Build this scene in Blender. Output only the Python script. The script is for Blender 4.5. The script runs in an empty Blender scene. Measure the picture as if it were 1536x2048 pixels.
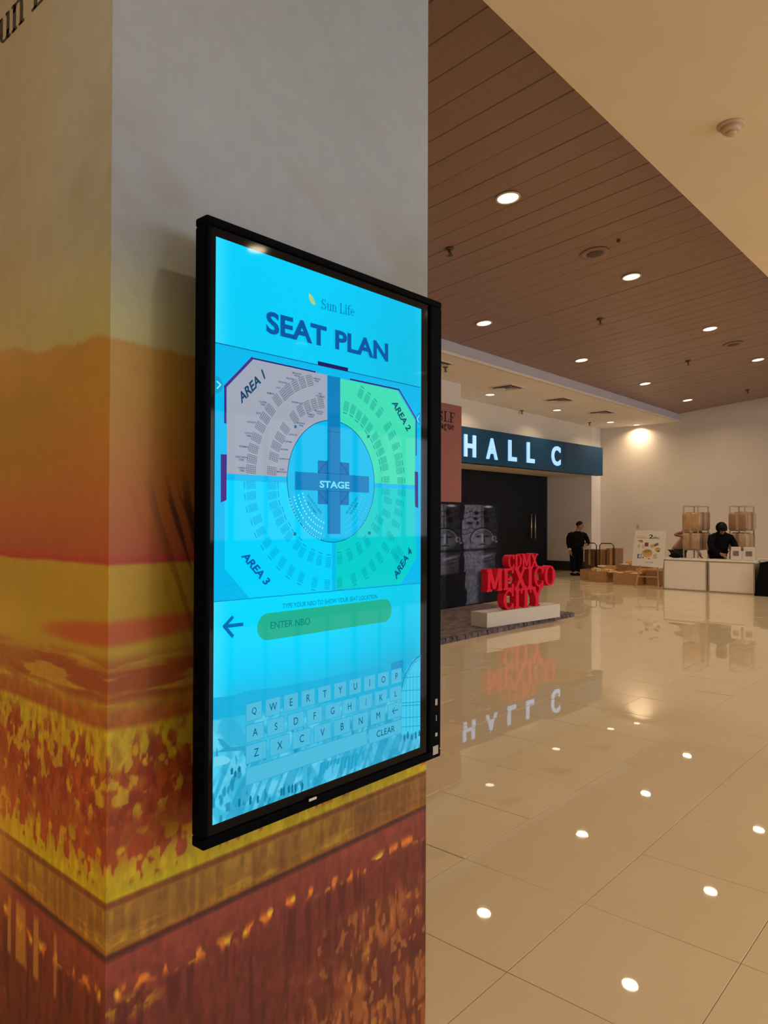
import bpy, bmesh, math, random
import numpy as np
from mathutils import Vector, Matrix

# ------------------------------------------------------------------ camera, world, lights, exposure
SC = bpy.context.scene
COL = SC.collection
CAM_H = 1.6
F_PX, YAW, PITCH, ROLL = 1443.5, 0.72270, 0.010821, 0.003491
_f = np.array([math.cos(YAW), math.sin(YAW), 0.0]); _r = np.array([math.sin(YAW), -math.cos(YAW), 0.0]); _u = np.array([0, 0, 1.0])
CF = _f*math.cos(PITCH) + _u*math.sin(PITCH); _u2 = _u*math.cos(PITCH) - _f*math.sin(PITCH)
CR = _r*math.cos(ROLL) + _u2*math.sin(ROLL); CU = _u2*math.cos(ROLL) - _r*math.sin(ROLL)
cam_data = bpy.data.cameras.new('camera'); cam = bpy.data.objects.new('camera', cam_data); COL.objects.link(cam)
cam_data.sensor_fit = 'VERTICAL'; cam_data.sensor_height = 24.0; cam_data.lens = F_PX/2048*24.0
cam_data.clip_start = 0.05; cam_data.clip_end = 200
cam.matrix_world = Matrix(((CR[0], CU[0], -CF[0], 0), (CR[1], CU[1], -CF[1], 0), (CR[2], CU[2], -CF[2], CAM_H), (0, 0, 0, 1)))
SC.camera = cam
SC.cycles.max_bounces = 5; SC.cycles.diffuse_bounces = 3; SC.cycles.glossy_bounces = 2; SC.cycles.transmission_bounces = 1; SC.cycles.caustics_reflective = False; SC.cycles.caustics_refractive = False
SC.view_settings.view_transform = 'Standard'; SC.view_settings.look = 'None'
SC.view_settings.exposure = 0.0; SC.view_settings.gamma = 1.0; SC.view_settings.use_curve_mapping = False

WORLD_COL, WORLD_STR = (1.0, 0.78, 0.54), 0.60      # the rest of the warm hall behind the camera
LAMP_COL, LAMP_W = (1.0, 0.76, 0.50), 21.5          # each recessed downlight
WINDOW_COL, WINDOW_STR = (0.80, 0.90, 1.0), 5.0     # daylight windows of the wall across the hall
world = bpy.data.worlds.new('hall_ambience'); SC.world = world; world.use_nodes = True
world.node_tree.nodes['Background'].inputs[0].default_value = (*WORLD_COL, 1)
world.node_tree.nodes['Background'].inputs[1].default_value = WORLD_STR

def ray(px, py): return CF*F_PX + CR*(px-768) - CU*(py-1024)
def at(px, py, axis, val):
    d = ray(px, py); t = (val-(CAM_H if axis == 2 else 0))/d[axis]
    p = d*t; return Vector((p[0], p[1], p[2]+CAM_H))
def project(P):
    P = np.array([P[0], P[1], P[2]-CAM_H]); z = P@CF
    return 768+F_PX*(P@CR)/z, 1024-F_PX*(P@CU)/z, z

# ------------------------------------------------------------------ helpers
def s2l(c):
    c = np.asarray(c, float)/255.0
    return np.where(c <= 0.04045, c/12.92, ((c+0.055)/1.055)**2.4)
def rgb(r, g, b): return tuple(float(v) for v in s2l((r, g, b)))
MATS = {}
def mat(name, col, rough=0.6, metal=0.0, spec=0.5, noise=0.0, nscale=8.0, bump=0.0, bscale=60.0, emit=None, estr=1.0, coat=0.0, alpha=1.0, stretch=None):
    if name in MATS: return MATS[name]
    m = bpy.data.materials.new(name); m.use_nodes = True; nt = m.node_tree; N = nt.nodes; L = nt.links
    b = N['Principled BSDF']; b.inputs['Base Color'].default_value = (*col, 1)
    b.inputs['Roughness'].default_value = rough; b.inputs['Metallic'].default_value = metal
    b.inputs['Specular IOR Level'].default_value = spec; b.inputs['Coat Weight'].default_value = coat
    if emit is not None:
        b.inputs['Emission Color'].default_value = (*emit, 1); b.inputs['Emission Strength'].default_value = estr
    if alpha < 1:
        b.inputs['Alpha'].default_value = alpha
    if noise > 0 or bump > 0:
        tc = N.new('ShaderNodeTexCoord'); mp = N.new('ShaderNodeMapping'); L.new(tc.outputs['Object'], mp.inputs[0])
        if stretch: mp.inputs['Scale'].default_value = stretch
    if noise > 0:
        tx = N.new('ShaderNodeTexNoise'); tx.inputs['Scale'].default_value = nscale; tx.inputs['Detail'].default_value = 4
        L.new(mp.outputs[0], tx.inputs['Vector'])
        rp = N.new('ShaderNodeValToRGB')
        rp.color_ramp.elements[0].position = 0.3; rp.color_ramp.elements[1].position = 0.7
        rp.color_ramp.elements[0].color = (*[max(0, c*(1-noise)) for c in col], 1)
        rp.color_ramp.elements[1].color = (*[min(1, c*(1+noise)) for c in col], 1)
        L.new(tx.outputs[0], rp.inputs[0]); L.new(rp.outputs[0], b.inputs['Base Color'])
    if bump > 0:
        t2 = N.new('ShaderNodeTexNoise'); t2.inputs['Scale'].default_value = bscale; t2.inputs['Detail'].default_value = 3
        L.new(mp.outputs[0], t2.inputs['Vector'])
        bp = N.new('ShaderNodeBump'); bp.inputs['Strength'].default_value = bump; bp.inputs['Distance'].default_value = 0.01
        L.new(t2.outputs[0], bp.inputs['Height']); L.new(bp.outputs[0], b.inputs['Normal'])
    MATS[name] = m; return m
def attr_mat(name, rough, emit=False, spec=0.5, estr=1.0, bump=0.0, bscale=100.0):
    m = bpy.data.materials.new(name); m.use_nodes = True; nt = m.node_tree; N = nt.nodes; b = N['Principled BSDF']
    a = N.new('ShaderNodeAttribute'); a.attribute_name = 'Col'
    nt.links.new(a.outputs['Color'], b.inputs['Emission Color' if emit else 'Base Color'])
    if emit:
        m.cycles.emission_sampling = 'NONE'; b.inputs['Base Color'].default_value = (0, 0, 0, 1); b.inputs['Emission Strength'].default_value = estr
    b.inputs['Roughness'].default_value = rough; b.inputs['Specular IOR Level'].default_value = spec
    if bump > 0:
        tc = N.new('ShaderNodeTexCoord'); tx = N.new('ShaderNodeTexNoise'); tx.inputs['Scale'].default_value = bscale
        nt.links.new(tc.outputs['Object'], tx.inputs['Vector'])
        bp = N.new('ShaderNodeBump'); bp.inputs['Strength'].default_value = bump; bp.inputs['Distance'].default_value = 0.003
        nt.links.new(tx.outputs[0], bp.inputs['Height']); nt.links.new(bp.outputs[0], b.inputs['Normal'])
    return m

class MB:
    """collects boxes, tubes and prisms into one mesh"""
    def __init__(s): s.v = []; s.f = []
    def add(s, vs, fs):
        o = len(s.v); s.v += [tuple(v) for v in vs]; s.f += [tuple(i+o for i in f) for f in fs]; return s
    def box(s, a, b, M=None):
        x0, y0, z0 = a; x1, y1, z1 = b
        vs = [Vector(p) for p in ((x0,y0,z0),(x1,y0,z0),(x1,y1,z0),(x0,y1,z0),(x0,y0,z1),(x1,y0,z1),(x1,y1,z1),(x0,y1,z1))]
        if M is not None: vs = [M @ v for v in vs]
        return s.add(vs, [(3,2,1,0),(4,5,6,7),(0,1,5,4),(1,2,6,5),(2,3,7,6),(3,0,4,7)])
    def bbox(s, a, b, r=0.01, M=None):   # box with chamfered edges
        bm = bmesh.new(); bmesh.ops.create_cube(bm, size=1)
        for v in bm.verts: v.co = Vector([a[i]+(v.co[i]+0.5)*(b[i]-a[i]) for i in range(3)])
        bmesh.ops.bevel(bm, geom=list(bm.edges), offset=r, segments=2, affect='EDGES', profile=0.5)
        bm.verts.index_update()
        vs = [(M @ v.co) if M is not None else v.co.copy() for v in bm.verts]; fs = [tuple(v.index for v in f.verts) for f in bm.faces]
        bm.free(); return s.add(vs, fs)
    def prism(s, pts, d):                # polygon of 3D points extruded by vector d
        n = len(pts); d = Vector(d); P = [Vector(p) for p in pts]
        return s.add(P+[p+d for p in P], [tuple(range(n-1,-1,-1)), tuple(range(n, 2*n))]+[(i, (i+1) % n, n+(i+1) % n, n+i) for i in range(n)])
    def tube(s, pts, rad, n=8, cap=True):
        P = [Vector(p) for p in pts]; R = rad if isinstance(rad, (list, tuple)) else [rad]*len(P)
        up = None; rings = []
        for i, p in enumerate(P):
            t = (P[min(i+1, len(P)-1)]-P[max(i-1, 0)]).normalized()
            if up is None:
                up = Vector((0,0,1)) if abs(t.z) < 0.9 else Vector((1,0,0))
            a = t.cross(up).normalized(); b = a.cross(t).normalized(); up = b
            rings.append([p+(a*math.cos(2*math.pi*k/n)+b*math.sin(2*math.pi*k/n))*R[i] for k in range(n)])
        vs = [v for r in rings for v in r]; fs = []
        for i in range(len(P)-1):
            for k in range(n): fs.append((i*n+k, i*n+(k+1) % n, (i+1)*n+(k+1) % n, (i+1)*n+k))
        if cap: fs += [tuple(range(n-1,-1,-1)), tuple((len(P)-1)*n+k for k in range(n))]
        return s.add(vs, fs)
    def lathe(s, prof, c, n=24, axis=2, M=None):   # prof: (radius, height)
        vs = []; fs = []
        for r, hh in prof:
            for k in range(n):
                a = 2*math.pi*k/n; v = Vector((r*math.cos(a), r*math.sin(a), hh))
                if M is not None: v = M @ v
                vs.append(v+Vector(c))
        for i in range(len(prof)-1):
            for k in range(n): fs.append((i*n+k, i*n+(k+1) % n, (i+1)*n+(k+1) % n, (i+1)*n+k))
        fs += [tuple(range(n-1,-1,-1)), tuple((len(prof)-1)*n+k for k in range(n))]
        return s.add(vs, fs)
    def ell(s, c, r, M=None, n=12, m=8):
        vs = []; fs = []
        for i in range(m+1):
            th = math.pi*i/m
            for k in range(n):
                a = 2*math.pi*k/n; v = Vector((r[0]*math.sin(th)*math.cos(a), r[1]*math.sin(th)*math.sin(a), r[2]*math.cos(th)))
                if M is not None: v = M @ v
                vs.append(v+Vector(c))
        for i in range(m):
            for k in range(n): fs.append((i*n+k, (i+1)*n+k, (i+1)*n+(k+1) % n, i*n+(k+1) % n))
        return s.add(vs, fs)
    def mesh(s, name, origin=None):
        me = bpy.data.meshes.new(name); vs = s.v
        if origin is not None: vs = [tuple(Vector(v)-Vector(origin)) for v in vs]
        me.from_pydata(vs, [], s.f); me.update(); return me
    def build(s, name, m, parent=None, smooth=False, origin=None):
        return link(name, s.mesh(name, origin), m, parent, smooth, origin)
def link(name, me, m, parent=None, smooth=False, origin=None):
    if m is not None:
        me.materials.clear(); me.materials.append(m)
    if smooth:
        me.polygons.foreach_set('use_smooth', [True]*len(me.polygons))
    o = bpy.data.objects.new(name, me); COL.objects.link(o)
    if origin is not None: o.location = origin
    if parent is not None: o.parent = parent; o.matrix_parent_inverse = parent.matrix_world.inverted()
    return o
def tag(o, label=None, cat=None, group=None, kind=None):
    if label: o['label'] = label
    if cat: o['category'] = cat
    if group: o['group'] = group
    if kind: o['kind'] = kind
    return o
def thing(name, label, cat, loc=(0,0,0), rotz=0.0, group=None):
    o = bpy.data.objects.new(name, None); COL.objects.link(o); o.location = loc; o.rotation_euler = (0, 0, rotz); o.empty_display_size = 0.1
    o.matrix_world = Matrix.Translation(loc) @ Matrix.Rotation(rotz, 4, 'Z')
    return tag(o, label, cat, group)
def part(t, name, mb, m, smooth=False):   # mesh given in the thing's local coordinates
    o = link(name, mb.mesh(name), m, None, smooth); o.parent = t; return o
def struct(name, mb, m, smooth=False):
    o = mb.build(name, m, None, smooth); o['kind'] = 'structure'; return o

# ---- lettering
_tcache = {}
def font_verts(txt, bold=0.0):
    key = (txt, bold)
    if key in _tcache: return _tcache[key]
    cu = bpy.data.curves.new('lettering', 'FONT'); cu.body = txt; cu.size = 1.0; cu.offset = bold; cu.resolution_u = 4; cu.fill_mode = 'BOTH'
    ob = bpy.data.objects.new('lettering', cu); COL.objects.link(ob)
    dg = bpy.context.evaluated_depsgraph_get(); me = bpy.data.meshes.new_from_object(ob.evaluated_get(dg))
    V = np.array([v.co[:] for v in me.vertices])[:, :2]; Fs = [tuple(p.vertices) for p in me.polygons]
    COL.objects.unlink(ob); bpy.data.objects.remove(ob); bpy.data.curves.remove(cu); bpy.data.meshes.remove(me)
    lo = V.min(0); hi = V.max(0); V = (V-lo)/(hi-lo)
    _tcache[key] = (V, Fs, (hi-lo)); return _tcache[key]
def place2d(V, Fs, O, U, W, depth=None):
    O, U, W = Vector(O), Vector(U), Vector(W); mb = MB()
    vs = [O+U*float(x)+W*float(y) for x, y in V]
    if depth is None: mb.add(vs, Fs)
    else:
        d = Vector(depth); n = len(vs); fs = list(Fs)+[tuple(i+n for i in reversed(f)) for f in Fs]
        ec = {}
        for f in Fs:
            for i in range(len(f)):
                a, b = f[i], f[(i+1) % len(f)]; ec[(a, b)] = 1
        for (a, b) in ec:
            if (b, a) not in ec: fs.append((a, b, b+n, a+n))
        mb.add(vs+[v+d for v in vs], fs)
    return mb
def text(txt, O, U, W, bold=0.0, depth=None):
    """lettering stretched into the parallelogram O, O+U, O+W"""
    V, Fs, _ = font_verts(txt, bold); return place2d(V, Fs, O, U, W, depth)
# a small serif alphabet made of strokes: t thick stem, k thin stroke
def glyph(ch, t=0.13, k=0.05):
    S = []
    def Ln(x0, y0, x1, y1, w):
        d = np.array([x1-x0, y1-y0], float); L = np.hypot(*d); n = np.array([-d[1], d[0]])/L*w/2
        S.append([(x0+n[0], y0+n[1]), (x0-n[0], y0-n[1]), (x1-n[0], y1-n[1]), (x1+n[0], y1+n[1])])
    def H(x0, x1, y, w=None):
        w = w or k*1.2; S.append([(x0, y), (x1, y), (x1, y+w), (x0, y+w)])
    def A(cx, cy, rx, ry, a0, a1, n=18):
        pr = None
        for i in range(n+1):
            a = math.radians(a0+(a1-a0)*i/n); c, s_ = math.cos(a), math.sin(a); w = k+(t-k)*c*c
            o = (cx+(rx)*c, cy+(ry)*s_); q = (cx+(rx-w)*c, cy+(ry-min(w, ry*0.9)*1.0)*s_)
            if pr: S.append([pr[0], o, q, pr[1]])
            pr = (o, q)
    s = k*1.2
    if ch == 'L': Ln(.22,0,.22,1,t); H(.05,.68,0,s); H(.05,.4,1-s,s); Ln(.66,0,.66,.27,k); adv = .74
    elif ch == 'F': Ln(.22,0,.22,1,t); H(.05,.4,0,s); H(.05,.68,1-s,s); Ln(.66,.75,.66,1,k); H(.22,.5,.5,s); Ln(.5,.4,.5,.64,k); adv = .72
    elif ch == 'S': A(.32,.745,.25,.255,20,250); A(.34,.27,.28,.27,75,-165); Ln(.2,.6,.46,.46,t); Ln(.56,.72,.56,.98,k); Ln(.07,.02,.07,.3,k); adv = .7
    elif ch == 'u': Ln(.17,.2,.17,.68,t); A(.345,.22,.24,.22,180,360); Ln(.52,0,.52,.68,t); H(.03,.17,.68-s,s); H(.4,.52,.68-s,s); H(.52,.66,0,s); adv = .68
    elif ch == 'n': Ln(.17,0,.17,.68,t); A(.345,.46,.24,.22,0,180); Ln(.52,0,.52,.46,t); H(.03,.17,.68-s,s); H(.04,.3,0,s); H(.4,.66,0,s); adv = .7
    elif ch == 'i': Ln(.17,0,.17,.68,t); H(.04,.3,0,s); H(.03,.17,.68-s,s); A(.17,.88,.085,.085,0,360); adv = .34
    elif ch == 'f': Ln(.19,0,.19,.82,t); A(.37,.8,.245,.2,180,40); H(.04,.42,.62,s); H(.05,.34,0,s); adv = .42
    elif ch == 'e': A(.31,.34,.27,.34,0,320); H(.08,.55,.34,s); adv = .62
    elif ch == 'a': A(.26,.2,.21,.21,0,360); Ln(.45,0,.45,.5,t); A(.29,.48,.225,.2,0,165); H(.45,.58,0,s); adv = .6
    elif ch == 'g': A(.27,.45,.21,.23,0,360); A(.29,-.1,.26,.17,0,360); Ln(.14,.26,.12,.04,k*1.5); Ln(.42,.6,.58,.66,k*1.5); adv = .62
    elif ch == 'C': A(.42,.5,.38,.5,52,308); Ln(.66,.66,.66,.98,k*1.5); Ln(.66,.02,.66,.3,k*1.5); adv = .78
    elif ch == 'D': Ln(.2,0,.2,1,t); A(.36,.5,.44,.5,-90,90); H(.04,.38,0,s); H(.04,.38,1-s,s); adv = .86
    elif ch == 'M': Ln(.17,0,.17,1,t*.8); Ln(.2,1,.52,.12,t); Ln(.52,.12,.84,1,t*.7); Ln(.87,0,.87,1,t); H(.02,.34,0,s); H(.02,.26,1-s,s); H(.72,1.02,0,s); H(.78,1.02,1-s,s); adv = 1.06
    elif ch == 'X': Ln(.14,1,.72,0,t); Ln(.7,1,.16,0,t*.7); H(.02,.34,0,s); H(.54,.88,0,s); H(.0,.32,1-s,s); H(.54,.86,1-s,s); adv = .9
    elif ch == 'E': Ln(.22,0,.22,1,t); H(.05,.7,0,s); H(.05,.68,1-s,s); H(.22,.5,.5-s/2,s); Ln(.66,0,.66,.26,k*1.5); Ln(.65,.76,.65,1,k*1.5); Ln(.5,.38,.5,.62,k*1.4); adv = .76
    elif ch == 'I': Ln(.22,0,.22,1,t); H(.04,.4,0,s); H(.04,.4,1-s,s); adv = .46
    elif ch == 'O': A(.44,.5,.4,.5,0,360,28); adv = .9
    elif ch == 'T': Ln(.38,0,.38,1,t); H(.02,.74,1-s,s); Ln(.05,.74,.05,1,k*1.5); Ln(.71,.74,.71,1,k*1.5); H(.2,.56,0,s); adv = .78
    elif ch == 'Y': Ln(.14,1,.42,.44,t); Ln(.72,1,.42,.44,t*.75); Ln(.42,0,.42,.5,t); H(0,.32,1-s,s); H(.54,.86,1-s,s); H(.24,.6,0,s); adv = .86
    else: adv = .3
    return S, adv
def serif(txt, O, U, W, N, t=0.13, k=0.05, depth=0.0, gap=0.0, step=0.0):
    """serif lettering: total width |U|, cap height |W|; N outward normal; depth extrudes backwards"""
    tot = sum(glyph(c, t, k)[1]+gap for c in txt); O, U, W, N = Vector(O), Vector(U), Vector(W), Vector(N); mb = MB(); x = 0.0; n = 0
    for c in txt:
        S, adv = glyph(c, t, k)
        for pl in S:
            n += 1; off = N*(step*(n % 7)); P = [O+off+U*((x+p[0])/tot)+W*p[1] for p in pl]
            ar = sum(pl[i][0]*pl[(i+1) % 4][1]-pl[(i+1) % 4][0]*pl[i][1] for i in range(4))
            if ar < 0: P.reverse()
            if depth: mb.prism([p-N*depth for p in P], N*depth)
            else: mb.add(P, [(0,1,2,3)])
        x += adv+gap
    return mb
def chars(txt, *a, **kw): return serif(txt, *a, **kw)

# ---- numpy value noise for printed pictures
def _h(ix, iy, seed):
    n = (ix.astype(np.int64)*374761393+iy.astype(np.int64)*668265263+seed*982451653) & 0x7fffffff
    n = ((n ^ (n >> 13))*1274126177) & 0x7fffffff
    return ((n ^ (n >> 16)) & 0xffff)/65535.0
def vnoise(x, y, seed=0):
    ix = np.floor(x); iy = np.floor(y); fx = x-ix; fy = y-iy; fx = fx*fx*(3-2*fx); fy = fy*fy*(3-2*fy)
    ix = ix.astype(np.int64); iy = iy.astype(np.int64)
    a = _h(ix, iy, seed); b = _h(ix+1, iy, seed); c = _h(ix, iy+1, seed); d = _h(ix+1, iy+1, seed)
    return (a*(1-fx)+b*fx)*(1-fy)+(c*(1-fx)+d*fx)*fy
def fbm(x, y, seed=0, o=4):
    s = 0; a = 0.5; t = 0
    for i in range(o):
        s = s+a*vnoise(x*2**i, y*2**i, seed+i*17); t += a; a *= 0.5
    return s/t
def sst(a, b, x):
    t = np.clip((x-a)/(b-a), 0, 1); return t*t*(3-2*t)
def ramp(z, stops):
    zs = np.array([s[0] for s in stops]); cs = np.array([s[1] for s in stops], float); o = np.argsort(zs)
    return np.stack([np.interp(z, zs[o], cs[o, i]) for i in range(3)], -1)
def mixc(c, col, w):
    return c*(1-w[..., None])+np.asarray(col, float)*w[..., None]
def painted_grid(name, O, U, W, nu, nv, colfn, m, parent=None, gain=(1, 1, 1)):
    """a flat printed sheet: colours (sRGB 0-255) from colfn(s, t) in metres along U and W"""
    O, U, W = np.array(O, float), np.array(U, float), np.array(W, float); lu, lw = np.linalg.norm(U), np.linalg.norm(W)
    a, b = np.meshgrid(np.linspace(0, 1, nu+1), np.linspace(0, 1, nv+1)); P = O+a[..., None]*U+b[..., None]*W
    c = s2l(np.clip(colfn(a*lu, b*lw), 0, 255)).reshape(-1, 3)*np.array(gain)
    c = np.clip(c, 0, 1)
    idx = np.arange((nu+1)*(nv+1)).reshape(nv+1, nu+1)
    q = np.stack([idx[:-1, :-1], idx[:-1, 1:], idx[1:, 1:], idx[1:, :-1]], -1).reshape(-1, 4)
    me = bpy.data.meshes.new(name); me.vertices.add(len(c)); me.vertices.foreach_set('co', P.reshape(-1, 3).astype(np.float32).ravel())
    me.loops.add(q.size); me.loops.foreach_set('vertex_index', q.ravel().astype(np.int32)); me.polygons.add(len(q))
    me.polygons.foreach_set('loop_start', np.arange(0, q.size, 4, dtype=np.int32)); me.polygons.foreach_set('loop_total', np.full(len(q), 4, dtype=np.int32))
    me.update(calc_edges=True); me.validate()
    at_ = me.color_attributes.new('Col', 'FLOAT_COLOR', 'POINT'); at_.data.foreach_set('color', np.concatenate([c, np.ones((len(c), 1))], 1).astype(np.float32).ravel())
    return link(name, me, m, parent)

# ------------------------------------------------------------------ the setting
XW, YB, ZL = 21.84, 10.05, 4.53            # right wall, wall with the hall sign, flat ceilings
YR, YE = 7.58, 2.26                        # riser of the far ceiling, edge of the near ceiling
def zb(y): return 4.77-0.1*(y-YR)          # sloping plank ceiling
M_WALL = mat('wall_paint', (0.74, 0.66, 0.57), 0.75, noise=0.03, nscale=1.5, bump=0.05, bscale=40)
M_PIER = mat('pier_paint', (0.78, 0.72, 0.68), 0.7, noise=0.02, nscale=2)
M_CEIL = mat('ceiling_paint', (0.84, 0.73, 0.56), 0.8, noise=0.03, nscale=1.2)
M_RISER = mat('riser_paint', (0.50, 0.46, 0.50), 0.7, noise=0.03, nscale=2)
M_PLANK = mat('brown_metal_plank', (0.295, 0.190, 0.165), 0.42, noise=0.06, nscale=3, spec=0.45, stretch=(4, 0.4, 1))
M_DARKVOID = mat('dark_gap', (0.085, 0.052, 0.040), 0.9, noise=0.1, nscale=9)

TP = 0.605; TX0, TY0 = 2.218, 0.765
def tile_mat(grid):
    m = bpy.data.materials.new('polished_floor_tile' if not grid else 'far_floor_tiles'); m.use_nodes = True; nt = m.node_tree; N = nt.nodes; L = nt.links; b = N['Principled BSDF']
    geo = N.new('ShaderNodeNewGeometry'); sep = N.new('ShaderNodeSeparateXYZ'); L.new(geo.outputs['Position'], sep.inputs[0])
    n1 = N.new('ShaderNodeTexNoise'); n1.inputs['Scale'].default_value = 1.3; n1.inputs['Detail'].default_value = 5; L.new(geo.outputs['Position'], n1.inputs['Vector'])
    rp = N.new('ShaderNodeValToRGB'); rp.color_ramp.elements[0].position = 0.3; rp.color_ramp.elements[1].position = 0.72
    rp.color_ramp.elements[0].color = (0.76, 0.615, 0.41, 1); rp.color_ramp.elements[1].color = (0.80, 0.655, 0.45, 1); L.new(n1.outputs[0], rp.inputs[0])
    out = rp.outputs[0]
    if grid:
        masks = []
        for ax, o in (('X', TX0), ('Y', TY0)):
            s = N.new('ShaderNodeMath'); s.operation = 'SUBTRACT'; L.new(sep.outputs[ax], s.inputs[0]); s.inputs[1].default_value = o-50*TP
            d = N.new('ShaderNodeMath'); d.operation = 'MODULO'; L.new(s.outputs[0], d.inputs[0]); d.inputs[1].default_value = TP
            c = N.new('ShaderNodeMath'); c.operation = 'COMPARE'; L.new(d.outputs[0], c.inputs[0]); c.inputs[1].default_value = 0.0; c.inputs[2].default_value = 0.004
            masks.append(c)
        mx = N.new('ShaderNodeMath'); mx.operation = 'MAXIMUM'; L.new(masks[0].outputs[0], mx.inputs[0]); L.new(masks[1].outputs[0], mx.inputs[1])
        mix = N.new('ShaderNodeMix'); mix.data_type = 'RGBA'; L.new(mx.outputs[0], mix.inputs['Factor']); L.new(out, mix.inputs[6]); mix.inputs[7].default_value = (0.25, 0.16, 0.09, 1)
        out = mix.outputs[2]
    L.new(out, b.inputs['Base Color']); b.inputs['Roughness'].default_value = 0.018; b.inputs['Specular IOR Level'].default_value = 0.5
    return m
random.seed(4)
floor = struct('floor', MB().box((-9, -12.2, -0.25), (24, 13, 0)), tile_mat(True))
M_TILE = tile_mat(False)
tb = MB(); hw = TP/2-0.0016; e = 0.0012
tb.add([(-hw,-hw,-.004),(hw,-hw,-.004),(hw,hw,-.004),(-hw,hw,-.004),(-hw,-hw,0),(hw,-hw,0),(hw,hw,0),(-hw,hw,0),(-hw+e,-hw+e,e),(hw-e,-hw+e,e),(hw-e,hw-e,e),(-hw+e,hw-e,e)],
       [(0,1,5,4),(1,2,6,5),(2,3,7,6),(3,0,4,7),(4,5,9,8),(5,6,10,9),(6,7,11,10),(7,4,8,11),(8,9,10,11)])
tile_me = tb.mesh('tile'); tile_me.materials.append(M_TILE)
cand = []
for i in range(-10, 40):
    for j in range(-12, 20):
        cx, cy = TX0+(i+0.5)*TP, TY0+(j+0.5)*TP
        if cy > 1.35 and cx < 1.72 or cx < 0.5 or cx > 20 or cy > 9.8: continue
        ok = False
        for dx in (-.5, 0, .5):
            for dy in (-.5, 0, .5):
                q = project((cx+dx*TP, cy+dy*TP, 0))
                if q[2] > 0.3 and 845 < q[0] < 1560 and q[1] < 2080: ok = True
        if ok: cand.append((cx*CF[0]+cy*CF[1], cx, cy))
cand.sort()
for z, cx, cy in cand[:295]:
    o = bpy.data.objects.new('tile', tile_me); COL.objects.link(o); o.parent = floor
    o.location = (cx, cy, 0.0022); o.rotation_euler = (random.gauss(0, .0022), random.gauss(0, .0022), 0)

# ceilings
struct('ceiling', MB().box((-9, -12.2, ZL), (XW, YE, ZL+1.3)), M_CEIL)
far = struct('ceiling', MB().box((-9, YR+.03, ZL), (XW, 13, ZL+0.2)), mat('far_ceiling_brightened', (0.90, 0.83, 0.72), 0.8, noise=0.03, nscale=1.2))  # lighter copy of the ceiling paint, standing in for weak bounce light
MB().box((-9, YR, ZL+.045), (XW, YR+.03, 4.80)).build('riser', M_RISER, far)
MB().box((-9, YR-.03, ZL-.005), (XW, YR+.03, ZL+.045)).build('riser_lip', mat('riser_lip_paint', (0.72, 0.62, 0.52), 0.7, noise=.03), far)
ang = math.atan(0.1); plank_ceiling = MB(); y0c, y1c = 1.6, YR+.02
plank_ceiling.add([(-9, y0c, zb(y0c)+.03), (XW+.2, y0c, zb(y0c)+.03), (XW+.2, y1c, zb(y1c)+.03), (-9, y1c, zb(y1c)+.03), (-9, y0c, zb(y0c)+.3), (XW+.2, y0c, zb(y0c)+.3), (XW+.2, y1c, zb(y1c)+.3), (-9, y1c, zb(y1c)+.3)],
                  [(0,1,2,3),(7,6,5,4),(0,4,5,1),(1,5,6,2),(2,6,7,3),(3,7,4,0)])
plank_root = struct('ceiling', plank_ceiling, M_DARKVOID)
PW = 0.33; Lp = (y1c-y0c)/math.cos(ang)
pm = MB(); w2 = PW/2-.0015
pm.add([(-w2,-Lp/2,.012),(w2,-Lp/2,.012),(w2,Lp/2,.012),(-w2,Lp/2,.012),(-w2+.006,-Lp/2,0),(w2-.006,-Lp/2,0),(w2-.006,Lp/2,0),(-w2+.006,Lp/2,0)],
       [(0,1,2,3),(7,6,5,4),(1,0,4,5),(3,2,6,7),(0,3,7,4),(2,1,5,6)])
plank_me = pm.mesh('plank'); plank_me.materials.append(M_PLANK)
for i in range(-33, 60):
    x = 2.15+PW*i
    if x > XW+.1: break
    o = bpy.data.objects.new('plank', plank_me); COL.objects.link(o); o.parent = plank_root
    o.location = (x, (y0c+y1c)/2, (zb(y0c)+zb(y1c))/2+random.uniform(0, .006)); o.rotation_euler = (-ang, random.gauss(0, .005), 0)

# walls
struct('wall_right', MB().box((XW, -12.2, 0), (XW+.3, YB, 5.9)), M_WALL)
wb = MB()                                   # wall with the entrance recess
wb.box((-9, YB, 3.02), (21.2, YB+.25, ZL)).box((-9, YB+.25, 3.02), (21.2, 11.65, 3.25)).box((-9, YB, 0), (13.0, YB+.25, 3.02))
wall_back = struct('wall_back', wb, M_WALL)
MB().box((21.2, YB, 0), (XW+.3, 11.85, ZL)).build('pier', M_PIER, wall_back)
MB().box((12.5, 11.72, 0), (21.2, 11.85, 3.1)).build('recess_back', M_WALL, wall_back)
M_SKIRT = mat('black_skirting', (0.02, 0.02, 0.022), 0.45, noise=.1)
struct('baseboard_back', MB().bbox((21.165, YB+.03, 0.003), (21.2, 11.6, .30), .004), M_SKIRT)
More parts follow.
